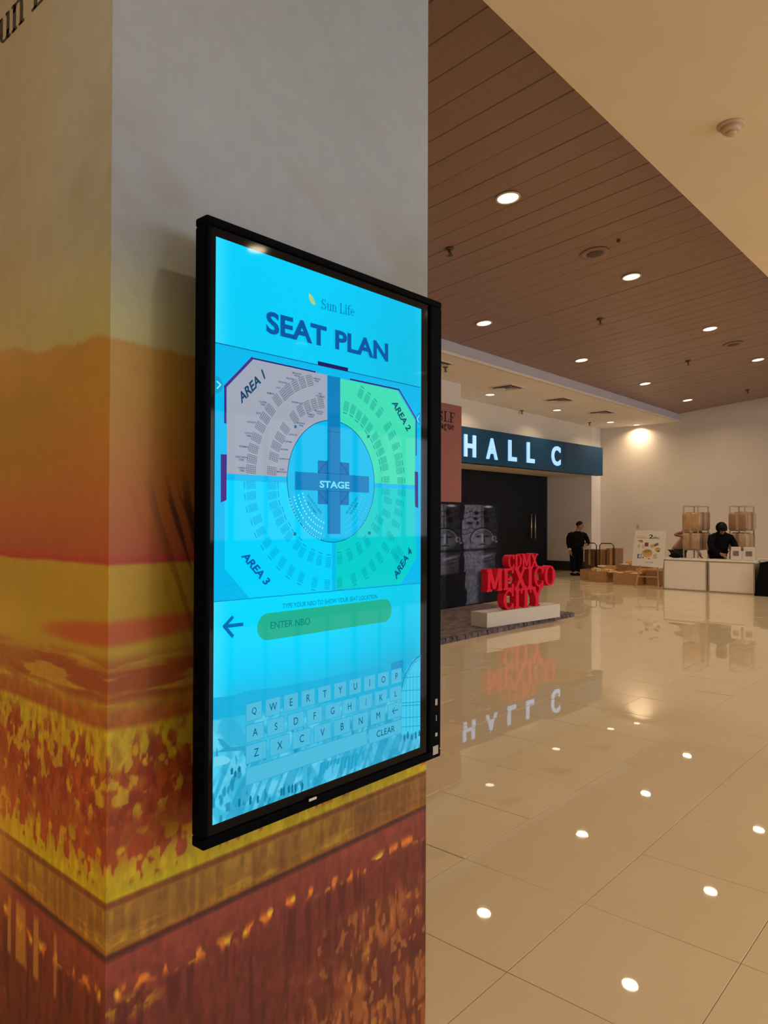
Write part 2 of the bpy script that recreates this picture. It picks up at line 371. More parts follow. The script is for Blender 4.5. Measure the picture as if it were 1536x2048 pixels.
# dark entrance doors in the recess
M_DOOR = mat('dark_grey_door', (0.009, 0.012, 0.020), 0.5, spec=.12, noise=.12, nscale=3)
M_STEEL = mat('brushed_steel', (0.48, 0.45, 0.42), 0.32, 1.0, noise=.05, nscale=40, stretch=(1, 1, .05))
edges = [13.2, 14.9, 16.6, 17.95, 20.13, 21.19]
for n in range(5):
    a, b = edges[n], edges[n+1]
    d = MB().bbox((a+.006, 11.58, .012), (b-.006, 11.64, 3.03), .004).build('door_%d' % (n+1), M_DOOR); d['kind'] = 'structure'
    for hx in ([20.02] if n == 3 else [20.26] if n == 4 else []):
        hb = MB().tube([(hx, 11.50, 1.03), (hx, 11.50, 1.80)], .028, 10)
        for hz in (1.14, 1.69): hb.tube([(hx, 11.50, hz), (hx, 11.585, hz)], .012, 6)
        hb.build('door_handle', M_STEEL, d, True)
struct('trim_1', MB().box((13.1, 11.56, 3.03), (21.2, 11.66, 3.06)), M_DOOR)
# wall across the hall, behind the viewer's right, with its tall windows: seen only as reflections and as cool light
struct('wall_front', MB().box((-9, -12.2, 0), (XW, -12.0, 1.0)).box((-9, -12.2, 4.3), (XW, -12.0, 5.8)), M_WALL)
M_PANE = mat('daylight_pane', (0.5, 0.55, 0.6), 0.1, emit=WINDOW_COL, estr=WINDOW_STR)
M_FRAME = mat('window_frame_grey', (0.2, 0.2, 0.21), 0.5, noise=.05)
for k in range(9):
    x0 = 2.0+k*2.2
    w = MB().box((x0, -12.12, 1.0), (x0+.08, -12.0, 4.3)).box((x0+2.12, -12.12, 1.0), (x0+2.2, -12.0, 4.3)).box((x0+.08, -12.12, 1.0), (x0+2.12, -12.0, 1.08)).box((x0+.08, -12.12, 4.22), (x0+2.12, -12.0, 4.3)).box((x0+1.06, -12.12, 1.08), (x0+1.14, -12.0, 4.22)).build('window_%d' % (k+1), M_FRAME)
    w['kind'] = 'structure'
    for px in (x0+.08, x0+1.14): MB().box((px, -12.09, 1.08), (px+.98, -12.07, 4.22)).build('pane', M_PANE, w)

# ---- recessed downlights
M_RING = mat('downlight_ring', (0.75, 0.66, 0.55), 0.4, noise=.05)
M_LENS = mat('downlight_lens', (0.9, 0.85, 0.75), 0.4, emit=(1.0, 0.86, 0.62), estr=4.0)
def downlight(x, y, z, label, tilt=0.0, watt=LAMP_W, r=.115, group='recessed downlights', spread=150):
    t = thing('downlight', label, 'ceiling light', (x, y, z), 0, group); t.rotation_euler = (tilt, 0, 0)
    rg = MB(); prof = [(r+.022, .0), (r+.022, -.008), (r, -.01), (r-.004, .02)]; n = 28; vs = []; fs = []
    for rr, hh in prof:
        for k in range(n): vs.append((rr*math.cos(2*math.pi*k/n), rr*math.sin(2*math.pi*k/n), hh))
    for i in range(3):
        for k in range(n): fs.append((i*n+k, (i+1)*n+k, (i+1)*n+(k+1) % n, i*n+(k+1) % n))
    part(t, 'trim_ring', rg.add(vs, fs), M_RING, True)
    part(t, 'lens', MB().lathe([(r-.003, .0), (r-.003, -.004), (r*.6, -.0065)], (0, 0, 0), 28), M_LENS)
    ld = bpy.data.lights.new('downlight_lamp', 'AREA'); ld.shape = 'DISK'; ld.size = r*1.8; ld.energy = watt; ld.color = LAMP_COL; ld.spread = math.radians(spread)
    lo = bpy.data.objects.new('downlight_lamp', ld); COL.objects.link(lo); lo.parent = t; lo.location = (0, 0, -.03)
    return t
near = ['nearest of the near row on the brown plank ceiling, beside the pillar', 'second of the near row on the brown plank ceiling', 'third of the near row on the brown plank ceiling', 'farthest of the near row on the brown planks, at the picture edge']
for k, (px, py) in enumerate([(1016, 395), (1263, 553), (1420, 657), (1516, 719)]):
    d = ray(px, py); t = (zb(0)-CAM_H)/(d[2]+.1*d[1])
    downlight(d[0]*t, d[1]*t, zb(d[1]*t)-.003, 'round downlight, '+near[k], -ang)
rear = ['leftmost of the far row on the brown plank ceiling, beside the screen', 'second of the far row on the brown plank ceiling', 'third of the far row on the brown plank ceiling', 'last of the far row on the brown plank ceiling, by the right wall']
for k, (px, py) in enumerate([(968, 646), (1163, 720), (1290, 767), (1375, 800)]):
    d = ray(px, py); t = (zb(0)-CAM_H)/(d[2]+.1*d[1])
    downlight(d[0]*t, d[1]*t, zb(d[1]*t)-.003, 'round downlight, '+rear[k], -ang)
for k, (px, py) in enumerate([(980, 789), (1114, 820), (1221, 844)]):
    p = at(px, py, 2, ZL); downlight(p.x, p.y, ZL-.002, 'small downlight in the cream ceiling above the hall sign, %s' % ['over the letter H', 'over the letter C', 'near the right wall'][k], 0, LAMP_W*.5, .105, spread=140)
downlight(XW-.24, 8.78, ZL-.002, 'downlight close to the right wall that throws a bright pool onto it', 0, 16, .09)
downlight(1.73, -.87, ZL-.002, 'added downlight in the cream ceiling straight above the viewer', 0, LAMP_W*1.1, .105)  # unseen lamp added to brighten the near floor
for k, x in enumerate((-1.43, -4.59)):  # unseen lamps added to brighten the pillar's left face
    downlight(x, -.87, ZL-.002, 'added downlight in the cream ceiling left of the pillar, outside the picture, %s' % ['nearer', 'farther'][k], 0, LAMP_W*.5, .105)
    downlight(x, 4.08, zb(4.08)-.003, 'added downlight in the plank ceiling left of the pillar, outside the picture, %s' % ['nearer', 'farther'][k], -ang, LAMP_W*.5)
for ix, x in enumerate((4.89, 8.05, 11.21, 14.37, 17.53)):
    for iy, y in enumerate((-.87, -3.65, -6.43)):
        downlight(x, y, ZL-.002, 'downlight in the cream ceiling over the hall behind the viewer', 0, LAMP_W*.75, .105, 'downlights over the hall behind the viewer')

# ---- ceiling fittings
M_SPR = mat('sprinkler_metal', (0.10, 0.08, 0.07), 0.4, .6, noise=.1)
def sprinkler(p, label, tilt=0):
    t = thing('sprinkler_head', label, 'sprinkler', p, 0, 'ceiling sprinklers'); t.rotation_euler = (tilt, 0, 0)
    part(t, 'cup', MB().lathe([(.055, 0), (.05, -.012), (.025, -.02)], (0,0,0), 16), M_SPR, True)
    part(t, 'stem', MB().tube([(0,0,-.015), (0,0,-.075)], [.018, .012], 8).tube([(-.02,0,-.03), (-.026,0,-.06), (0,0,-.085)], .006, 6).tube([(.02,0,-.03), (.026,0,-.06), (0,0,-.085)], .006, 6), M_SPR)
    part(t, 'deflector', MB().lathe([(.035, -.085), (.04, -.09), (.03, -.093)], (0,0,0), 16), M_SPR)
def slope_pt(px, py):
    d = ray(px, py); t = (zb(0)-CAM_H)/(d[2]+.1*d[1]); return (d[0]*t, d[1]*t, zb(d[1]*t)-.002)
for px, py, lb in [(899, 497, 'sprinkler on the plank ceiling right beside the pillar edge'), (1200, 638, 'sprinkler in the middle of the plank ceiling between the two rows of lights'), (1376, 722, 'sprinkler on the plank ceiling nearest the right wall lights'), (1495, 780, 'tiny sprinkler on the plank ceiling above the right wall')]:
    sprinkler(slope_pt(px, py), lb, -ang)
for px, py, lb in [(891, 737, 'sprinkler in the cream ceiling next to the screen'), (1044, 824, 'sprinkler in the cream ceiling above the middle of the hall sign'), (1179, 848, 'sprinkler in the cream ceiling above the right end of the hall sign')]:
    sprinkler(at(px, py-3, 2, ZL), lb)
M_SPK = mat('speaker_grille', (0.10, 0.075, 0.075), 0.7, noise=.2, nscale=80)
for (px, py), lb in [((1189, 506), 'round ceiling speaker near the second downlight on the planks'), ((1466, 688), 'round ceiling speaker farther along the planks, near the third downlight')]:
    p = slope_pt(px, py); t = thing('ceiling_speaker', lb, 'speaker', p, 0, 'ceiling speakers'); t.rotation_euler = (-ang, 0, 0)
    part(t, 'flange', MB().lathe([(.19, 0), (.185, -.012), (.10, -.014), (.10, -.006)], (0,0,0), 28), M_PLANK, True)
    part(t, 'grille', MB().lathe([(.105, -.004), (.105, -.0155), (.05, -.019)], (0,0,0), 28), M_SPK, True)
p = slope_pt(1237, 480); t = thing('ceiling_sensor', 'tiny black sensor dot on the plank ceiling beside the speaker', 'sensor', p); part(t, 'body', MB().lathe([(.022, 0), (.022, -.02), (.012, -.03)], (0,0,0), 14), M_SPR, True)
part(t, 'plate', MB().lathe([(.03, 0), (.028, -.004)], (0,0,0), 14), M_PLANK)
p = at(1462, 250, 2, ZL); t = thing('smoke_detector', 'round smoke detector on the cream ceiling at upper right', 'smoke detector', p)
M_DET = mat('detector_plastic', (0.60, 0.43, 0.30), 0.5, noise=.03)
part(t, 'base', MB().lathe([(.095, 0), (.095, -.012), (.085, -.02)], (0,0,0), 28), M_DET, True)
part(t, 'head', MB().lathe([(.075, -.018), (.062, -.05), (.05, -.056)], (0,0,0), 28), M_DET, True)
part(t, 'cap', MB().lathe([(.042, -.054), (.036, -.072), (.02, -.076)], (0,0,0), 24), M_DET, True)
M_VENT = mat('vent_white', (0.72, 0.62, 0.5), 0.6, noise=.03); M_VD = mat('vent_dark', (0.05, 0.035, 0.025), 0.8, noise=.1)
for (px, py), lb in [((866, 727), 'square air vent in the cream ceiling, half hidden by the screen'), ((1014, 775), 'square air vent in the cream ceiling above the letter A'), ((1118, 800), 'square air vent in the cream ceiling above the letter C'), ((1203, 825), 'square air vent in the cream ceiling closest to the right wall')]:
    p = at(px, py, 2, ZL); t = thing('air_vent', lb, 'vent', (p.x, p.y, ZL), 0, 'square ceiling vents')
    fr = MB()
    for s in (.30,):
        fr.box((-s, -s, -.012), (s, -s+.05, 0)).box((-s, s-.05, -.012), (s, s, 0)).box((-s, -s+.05, -.012), (-s+.05, s-.05, 0)).box((s-.05, -s+.05, -.012), (s, s-.05, 0))
    part(t, 'frame', fr, M_VENT); part(t, 'backing', MB().box((-.25, -.25, -.003), (.25, .25, -.001)), M_VD)
    for q in range(3):
        s = .21-.06*q; z0, z1 = -.006, -.03+.004*q; sl = MB()
        for a, b in (((-s, -s), (s, -s)), ((s, -s), (s, s)), ((s, s), (-s, s)), ((-s, s), (-s, -s))):
            c = [(a[0]*.82, a[1]*.82, z0), (b[0]*.82, b[1]*.82, z0), (b[0], b[1], z1), (a[0], a[1], z1)]; sl.prism(c, (0, 0, -.003))
        part(t, 'louvre', sl, M_VENT)

# ------------------------------------------------------------------ printed pillar
K = 0.84                                   # a 55-inch panel
def kz(z): return CAM_H+(z-CAM_H)*K
PX0, PX1, PY0, PY1 = 0.858*K, 2.088*K, 1.632*K, 2.92*K
PRINT_GAIN = (2.2, 2.45, 2.25); PRINT_GAIN_R = (1.5, 1.8, 2.2)  # right face gain is cooler and darker: cool light put into the print
STOPS = [(4.6,(140,133,128)),(2.45,(140,134,131)),(2.30,(138,131,122)),(2.18,(144,133,106)),(2.05,(146,134,90)),(2.038,(146,132,86)),(2.028,(146,104,44)),(1.90,(144,102,38)),(1.75,(148,92,36)),
 (1.62,(146,80,36)),(1.52,(142,68,38)),(1.505,(148,58,38)),(1.492,(142,50,38)),(1.484,(154,118,34)),(1.38,(152,116,30)),(1.30,(156,124,36)),
 (1.25,(150,112,34)),(1.22,(134,72,30)),(1.165,(138,80,30)),(1.15,(152,116,34)),(1.13,(140,80,30)),(1.10,(136,70,28)),(1.085,(160,132,26)),(1.0,(156,126,26)),(.985,(144,66,26)),(.88,(136,54,28)),(.80,(146,74,28)),
 (.755,(160,122,22)),(.69,(166,140,18)),(.683,(108,58,24)),(.672,(112,60,26)),(.664,(142,100,34)),(.60,(134,88,32)),(.575,(150,100,30)),(.565,(134,76,28)),(.558,(66,30,24)),(.548,(80,36,28)),(.54,(118,50,38)),(.46,(106,44,33)),(.40,(98,38,30)),(0,(94,38,28))]
def pillar_print(seed, left):
    def fn(s, z):
        warp = (fbm(s*6, z*6, seed)-.5)*.05
        edge = (.11*s+.008*np.sin(s*11+.6)+.006*np.sin(s*27)-.006) if left else (-.02*s)
        zz = z+warp*sst(1.9, 1.2, z)*.35*np.where(z < .7, 0.0, 1.0)
        zz = np.where((z > 1.75) & (z < 2.4), z-edge+(fbm(s*50, z*0+3, seed)-.5)*.014, zz)
        c = ramp(zz, STOPS)
        if left: c = mixc(c, (132, 98, 26), .7*sst(.12, .6, s)*sst(1.62, 1.8, z)*sst(2.02, 1.9, z)); c = mixc(c, (150, 118, 84), .35*sst(.1, .6, s)*sst(1.95, 2.1, z))
        # soft clouds low in the sky
        cl = sst(.46, .66, fbm(s*1.6+seed, z*2.4+s*1.1, seed+3))*sst(2.12, 2.25, z)*sst(2.75, 2.45, z); c = mixc(c, (122, 108, 88), cl*.5)
        cl = sst(.02, -.02, z-2.36+.30*np.maximum(s-.25, 0)+.03*fbm(s*7, z*0, 6))*sst(2.0, 2.3, z)*np.where(left, 0., 1.)*sst(.25, .4, s); c = mixc(c, (128, 112, 90), cl*.55)
        c = c*(1-(0 if left else 1)*sst(2.05, 2.3, z)[..., None]*np.array((.115, .095, .06)))  # right face only: cool-light tone painted into the sky
        c = c*(1+.14*(fbm(s*2.2, z*2.2, seed+9)-.5))[..., None]
        # red hull and pier lines
        hull = np.exp(-(((s-.0)/.36)**2+((z-1.322+.05*(s if left else -s))/.032)**2)**3); c = mixc(c, (152, 62, 34), hull*.85)
        b = sst(.50, .56, fbm(s*4+2, z*34, seed+21))*sst(1.12, 1.18, z)*sst(1.28, 1.24, z); c = mixc(c, (128, 58, 30), b*.7)
        hl = sst(.58, .64, fbm(s*3+7, z*40, seed+25))*sst(1.1, 1.14, z)*sst(1.27, 1.23, z); c = mixc(c, (164, 128, 44), hl*.7)
        # crowd: dark upright silhouettes over yellow ground
        n1 = fbm(s*52, z*21, seed+31, 3); dens = sst(1.11, 1.03, z)*sst(.79, .86, z)
        c = mixc(c, (124, 44, 24), sst(.45, .55, n1+.20*sst(1.07, .95, z)-.06)*dens*.9)
        c = mixc(c, (146, 78, 26), sst(.50, .56, fbm(s*44+3, z*26, seed+33, 3))*dens*.45)
        c = mixc(c, (166, 130, 32), sst(.60, .66, fbm(s*40+9, z*26, seed+37, 3))*dens*sst(.84, .9, z)*.85)
        n2 = fbm(s*60, z*24, seed+41, 2); c = mixc(c, (140, 52, 26), sst(.58, .62, n2+.34*sst(.70, .80, z)-.14)*sst(.705, .72, z)*sst(.84, .8, z)*.9)
        c = mixc(c, (170, 140, 20), sst(.60, .66, fbm(s*30+5, z*30, seed+43, 2))*sst(.70, .72, z)*sst(.86, .80, z)*.7)
        # railing band
        st = sst(.35, .65, vnoise(s*75, z*2.0, seed+51)); rail = sst(.566, .574, z)*sst(.668, .660, z); c = mixc(c, (104, 62, 28), st*rail*.5)
        c = mixc(c, (166, 124, 34), sst(.55, .75, fbm(s*12, z*50, seed+55))*rail*sst(.63, .58, z)*.7); c = mixc(c, (96, 50, 34), sst(.6, .7, vnoise(s*9, z*1., seed+57))*rail*.4)
        # lower deck: lit flecks and figures
        row = np.exp(-((z-.455-.010*np.sin(s*13))/.016)**2)
        fl = sst(.52, .62, vnoise(s*62, z*30, seed+61)*.7+.3*vnoise(s*9, z*3, seed+63))*row; c = mixc(c, (196, 104, 34), fl*.95)
        c = mixc(c, (206, 158, 34), sst(.70, .78, vnoise(s*34, z*30, seed+65))*row*.9)
        if not left: c = mixc(c, (188, 140, 34), np.exp(-(((s-.06)/.07)**2+((z-.415+.15*(s-.06))/.022)**2))*sst(.40, .55, fbm(s*45, z*45, seed+66)))
        dk = sst(.48, .62, fbm(s*46, z*5, seed+71, 3))*sst(.445, .43, z); c = mixc(c, (72, 26, 22), dk*.7)
        gl = sst(.40, .66, fbm(s*7, z*11, seed+75, 3))*sst(.36, .26, z)*sst(.5, .95, s+0*z); c = mixc(c, (150, 82, 38), gl*.8)
        fg = sst(.46, .64, fbm(s*56, z*12, seed+81, 3))*sst(.38, .30, z); c = mixc(c, (84, 34, 22), fg*.8)
        sp = sst(.66, .72, fbm(s*50, z*26, seed+83, 2))*sst(.36, .28, z)*sst(.4, .9, s+0*z); c = mixc(c, (176, 108, 44), sp*.55)
        c = c*(1+.30*(fbm(s*70, z*34, seed+101, 3)-.5)*sst(1.25, 1.1, z)+.05*(fbm(s*30, z*30, seed+103, 3)-.5))[..., None]
        if not left:   # palm fronds against the haze
            fr = sst(.52, .60, fbm((s-.32+.35*(z-1.3))*60, z*5, seed+91, 2))*np.exp(-((s-.30+.35*(z-1.35))/.075)**2)*sst(1.18, 1.25, z)*sst(1.75, 1.6, z); c = mixc(c, (62, 36, 30), fr*.9)
        else:
            c = mixc(c, (172, 132, 60), .5*np.exp(-((s-.66)/.22)**2-((z-1.30)/.10)**2)); c = mixc(c, (206, 140, 60), .55*np.exp(-((s-.68)/.14)**2-((z-.66)/.2)**2))
            ls = sst(.55, .6, vnoise(s*34+4, z*2.2, seed+95))*sst(.53, .50, z+.0*s)*sst(.34, .36, z)*sst(.16, .3, s); c = mixc(c, (168, 112, 46), ls*.75)
        return c
    return fn
pillar = thing('pillar', 'square pillar wrapped in a printed orange sunset airport scene', 'pillar', (PX0, PY0, 0))
M_PRINT = attr_mat('printed_wrap', .5, spec=.35, bump=.04, bscale=300)
M_PCORE = mat('pillar_core', (0.55, 0.48, 0.42), .8, noise=.04)
def wpart(t, name, mb, m, smooth=False): return mb.build(name, m, t, smooth)
wpart(pillar, 'upper_wrap', MB().box((PX0, PY0, 3.4), (PX1, PY1, ZL)), mat('upper_wrap_print', (.52,.50,.50), .5, noise=.04, nscale=2))
wpart(pillar, 'core', MB().box((PX0+.002, PY0+.002, 0), (PX1-.002, PY1-.002, ZL+.7)), M_PCORE)
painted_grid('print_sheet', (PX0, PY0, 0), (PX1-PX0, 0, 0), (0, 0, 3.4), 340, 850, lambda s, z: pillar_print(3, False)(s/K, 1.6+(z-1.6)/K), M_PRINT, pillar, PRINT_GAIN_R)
painted_grid('print_sheet', (PX0, PY1, 0), (0, PY0-PY1, 0), (0, 0, 3.4), 340, 850, lambda s, z: pillar_print(3, True)(((PY1-PY0)-s)/K, 1.6+(z-1.6)/K), M_PRINT, pillar, PRINT_GAIN)
M_INK = mat('dark_brown_ink', (0.028, 0.012, 0.014), .5, noise=.1)
# 'Sun Life' heading on the left face; only its middle shows at the picture's top left corner
lx = serif('Sun', (PX0-.0015, 2.43*K, kz(3.032)), (0, -.294*K, 0), (0, 0, .118*K), (-1, 0, 0)); wpart(pillar, 'lettering', lx, M_INK)
lx = serif('Life', (PX0-.0015, 2.098*K, kz(3.032)), (0, -.30*K, 0), (0, 0, .118*K), (-1, 0, 0)); wpart(pillar, 'lettering', lx, M_INK)

# ------------------------------------------------------------------ touch display on the pillar
SD = 1.49*K; SX0, SX1, SZ1 = 1.0574*K, 1.8734*K, kz(2.2999); SZ0 = SZ1-(SX1-SX0)*16/9
def scr(px, py, lay=0): p = at(px, py, 1, SD); return Vector((min(max(p.x, SX0), SX1), SD-.0003*lay, p.z))
SE = 1.0
def semat(c, name):
    m = mat('screen_'+name, (0, 0, 0), .03, spec=.05, emit=rgb(*c), estr=SE); m.cycles.emission_sampling = 'NONE'; return m
disp = thing('touch_display', 'portrait touch display with a bright cyan seat plan on the pillar', 'display', (1.5*K, 1.30, .9))
BX0, BX1, BZ0, BZ1 = 1.026*K, 1.978*K, kz(.797), kz(2.345)
M_HOUS = mat('display_housing', (0.0016, 0.0022, 0.004), .5, noise=.1, nscale=30, spec=.02)
M_BEZ = mat('display_bezel_glass', (0.002, 0.002, 0.004), .05, spec=.12, noise=.1)
hb = MB()
for a, b in (((BX0, SD-.006, BZ0), (BX1, SD+.036, BZ0+.022)), ((BX0, SD-.006, BZ1-.018), (BX1, SD+.036, BZ1)), ((BX0, SD-.006, BZ0+.022), (BX0+.014, SD+.036, BZ1-.018)), ((BX1-.052, SD-.006, BZ0+.022), (BX1, SD+.036, BZ1-.018))): hb.bbox(a, b, .004)
wpart(disp, 'frame', hb, M_HOUS)
wpart(disp, 'back_plate', MB().box((BX0+.004, SD+.012, BZ0+.004), (BX1-.004, SD+.034, BZ1-.004)), M_HOUS)
wpart(disp, 'back_housing', MB().bbox((BX0+.08, SD+.0345, BZ0+.08), (BX1-.08, SD+.065, BZ1-.08), .01), M_HOUS)
wpart(disp, 'wall_bracket', MB().box((1.05, SD+.06, 1.3), (1.45, PY0-.0005, 1.35)).box((1.05, SD+.06, 1.85), (1.45, PY0-.0005, 1.90)).box((1.10, SD+.06, 1.35), (1.15, PY0-.0005, 1.85)).box((1.36, SD+.06, 1.35), (1.41, PY0-.0005, 1.85)), M_HOUS)
bz = MB().box((BX0+.012, SD+.001, BZ0+.02), (SX0, SD+.011, BZ1-.016)).box((SX1, SD+.001, BZ0+.02), (BX1-.05, SD+.011, BZ1-.016)).box((SX0, SD+.001, BZ0+.02), (SX1, SD+.011, SZ0)).box((SX0, SD+.001, SZ1), (SX1, SD+.011, BZ1-.016))
wpart(disp, 'bezel', bz, M_BEZ)
def screen_bg(s, t):
    s, t = s/K, t/K
    c = ramp(t, [(0, (84, 196, 232)), (.12, (70, 190, 228)), (.26, (44, 186, 226)), (.30, (20, 190, 232)), (.36, (0, 206, 250)), (.43, (0, 216, 255)), (.62, (0, 219, 255)), (1.1, (0, 205, 248)), (1.25, (0, 205, 248)), (1.46, (0, 208, 255))])
    c = mixc(c, (90, 226, 255), .55*np.exp(-(s/.035)**2)); c = mixc(c, (90, 220, 250), .3*np.exp(-((.816-s)/.03)**2))  # paler side edges: a viewing reflection painted into the picture
    c = c*(1-.07*sst(.3, .8, s+0*t))[..., None]  # viewing-angle dimming towards the right, painted in
    g = sst(.30, .27, t+.02*s)     # airport apron picture at the bottom
    c = mixc(c, (40, 168, 208), g*.55*sst(.52, .62, fbm((s+t*.8)*30, t*9, 5, 3)))
    c = mixc(c, (120, 214, 240), g*.5*sst(.55, .66, fbm((s-t*.4)*22, t*26, 8, 3)))
    st = sst(.60, .68, vnoise((s-t*.55)*70, t*5, 12))*sst(.19, .12, t); c = mixc(c, (28, 150, 192), st*.6)
    pp = sst(.66, .72, fbm(s*85, t*40, 15, 2))*sst(.24, .16, t)*np.where(s < .3, 1.0, .5); c = mixc(c, (20, 130, 170), pp*.7)
    return c
M_SCR = attr_mat('screen_picture', .03, emit=True, spec=.05, estr=SE)
screen = painted_grid('screen', (SX0, SD, SZ0), (SX1-SX0, 0, 0), (0, 0, SZ1-SZ0), 300, 540, screen_bg, M_SCR, disp)
tag(screen, 'bright cyan screen picture')
def poly(name, pts, c, lay, cname=None):
    mb = MB(); P = [scr(x, y, lay) for x, y in pts]; mb.add(P, [tuple(range(len(P)))]); return mb.build(name, semat(c, cname or name), screen)
def pline(mb, pts, w, lay, plane=False):
    P = [Vector((p[0], SD-.0003*lay, p[1])) if plane else scr(*p, lay) for p in pts]
    for a, b in zip(P[:-1], P[1:]):
        d = (b-a).normalized(); w_ = w*K; n = Vector((-d.z, 0, d.x))*w_/2; a2 = a-d*w_*.3; b2 = b+d*w_*.3; mb.add([a2+n, b2+n, b2-n, a2-n], [(3,2,1,0)])
    return mb
def stext(name, txt, TL, TR, BL, c, bold=0.0, lay=8, cname=None):
    o, u, w = scr(*BL, lay), None, None
    tl, tr = scr(*TL, lay), scr(*TR, lay)
    return text(txt, o, tr-tl, tl-o, bold).build(name, semat(c, cname or name), screen)
# seat map
poly('map_ground', [(430,685),(841,775),(844,1166),(425,1204)], (0,184,238), 1)
pline(MB(), [(430,685),(841,775)], .0022, 2).build('map_rule', semat((0,84,150), 'rule'), screen); pline(MB(), [(425,1204),(844,1166)], .0012, 2).build('map_rule', semat((0,84,150), 'rule'), screen)
poly('area_panel', [(453.6,774),(506.7,719),(653.6,750),(653.6,958),(453.6,947)], (160,166,182), 2, 'area_grey')
poly('area_panel', [(679,756.6),(794.6,781),(829.6,840.4),(829.6,970.6),(679,962)], (64,222,182), 2, 'area_green')
poly('area_panel', [(449,960),(664,970),(664,1181),(498,1196),(449,1137.7)], (0,211,255), 2, 'area_cyan')
poly('area_panel', [(671,972),(828.8,979),(832,1117),(802,1168),(671,1179)], (0,206,206), 2, 'area_teal')
CC = (1.467*K, kz(1.7105)); CRAD = .1755*K
mb = MB().add([(CC[0]+CRAD*math.cos(a), SD-.0009, CC[1]+CRAD*math.sin(a)) for a in np.linspace(0, 2*math.pi, 73)[:-1]], [tuple(range(72))]); mb.build('round_floor', semat((0,190,238), 'circle'), screen)
mb = pline(MB(), [(CC[0]+CRAD*math.cos(a), CC[1]+CRAD*math.sin(a)) for a in np.linspace(0, 2*math.pi, 73)], .002, 4, True); mb.build('round_outline', semat((8,64,140), 'outline'), screen)
poly('stage_block', [(635,920.6),(697.8,926),(697,1010.5),(635,1008)], (0,116,182), 4, 'stage_b')
poly('runway', [(654.3,751),(679.5,755.5),(680,1068),(654.3,1068)], (0,127,190), 5)
poly('stage_bar', [(589,943),(737,953),(737,985.6),(589,979.5)], (0,127,190), 6, 'runway')
for a in ([(635,945.5),(697.5,949.5)],[(635,981.5),(697,983.5)],[(654.3,920),(654.3,1009)],[(679.7,924),(679.7,1010)],[(654.3,862),(679.7,865.5)],[(635,945),(654,921)],[(697.5,950),(679.7,924)],[(635,982),(654.3,1008)],[(697,984),(680,1009)]): pline(MB(), a, .0011, 7).build('stage_line', semat((4,58,130), 'stline'), screen)
stext('stage_text', 'STAGE', (638,961), (697.5,964), (638,975.5), (110,226,250), .03)
mb = MB().add([scr(x, y, 3) for x, y in [(441,908.4),(453,909),(452.5,1000.3),(441,1005)]], [(3,2,1,0)]); mb.build('entrance_bar', semat((62,28,128), 'purple'), screen); mb = MB().add([scr(x, y, 3) for x, y in [(829,943),(835.8,943.8),(836,1016.5),(829.6,1013)]], [(3,2,1,0)])
mb.build('entrance_bar', semat((62,28,128), 'purple'), screen)
poly('entrance_bar', [(634.8,722),(696,736),(695,743.5),(635.4,730)], (28,22,96), 3, 'navy')
mb = pline(MB(), [(450,845),(450,773),(504,716.5)], .0075, 3); mb.build('wall_line', semat((74,44,130), 'violet'), screen); mb = pline(MB(), [(798,780),(832,838),(832,910)], .0055, 3); mb.build('wall_line', semat((74,44,130), 'violet'), screen)
mb = pline(MB(), [(504,716.5),(630,744)], .004, 3); mb.build('wall_line', semat((44,30,110), 'indigo'), screen); mb = pline(MB(), [(700,758.5),(798,779.5)], .0045, 3); mb.build('wall_line', semat((44,30,110), 'indigo'), screen)
stext('area_text', 'AREA 1', (474.7,789), (523,738), (481.7,808), (16,66,104), .03, cname='area1')
stext('area_text', 'AREA 2', (791,800), (822,857), (781.5,806), (0,84,112), .03, cname='area2')
stext('area_text', 'AREA 3', (493.4,1103), (541,1161), (480,1112.7), (0,88,170), .03, cname='area3')
stext('area_text', 'AREA 4', (785,1148), (817,1093), (791.5,1159.5), (0,84,136), .03, cname='area4')
def zc(ox, oy, k, pts): return [(ox+k*x, oy+k*y) for x, y in pts]
A1 = zc(420,680,.15625, [(522,1655),(533,1525),(552,1392),(592,1255),(640,1115),(700,1000),(765,895),(858,768),(945,695),(1010,635),(1092,585),(1180,545),(1272,520),(787,1675),(813,1497),(843,1358),(893,1248),(955,1135),(1073,992),(1157,905),(1246,855),(1333,825),(1417,805)])
A2 = zc(640,720,.16276, [(495,412),(572,478),(648,560),(722,655),(818,825),(870,930),(918,1065),(948,1190),(960,1275),(972,1360),(985,1482),(318,570),(400,610),(472,680),(543,745),(602,832),(672,945),(708,1035),(748,1125),(778,1230),(797,1317),(812,1470)])
A3 = zc(420,940,.15625, [(520,190),(528,330),(548,480),(605,635),(650,785),(730,930),(822,1055),(920,1180),(1035,1290),(1165,1370),(1335,1440),(1497,1465),(788,200),(795,325),(810,450),(860,545),(893,655),(955,755),(1005,850),(1110,960),(1170,1050),(1290,1110),(1395,1155),(1510,1180)])
A4 = zc(640,940,.16276, [(990,280),(968,400),(950,520),(918,660),(855,805),(795,945),(720,1065),(635,1160),(545,1255),(410,1330),(235,1385),(815,270),(820,370),(800,530),(735,620),(685,720),(580,890),(485,975),(365,1055),(238,1100),(910,1020),(965,985),(940,1080)])
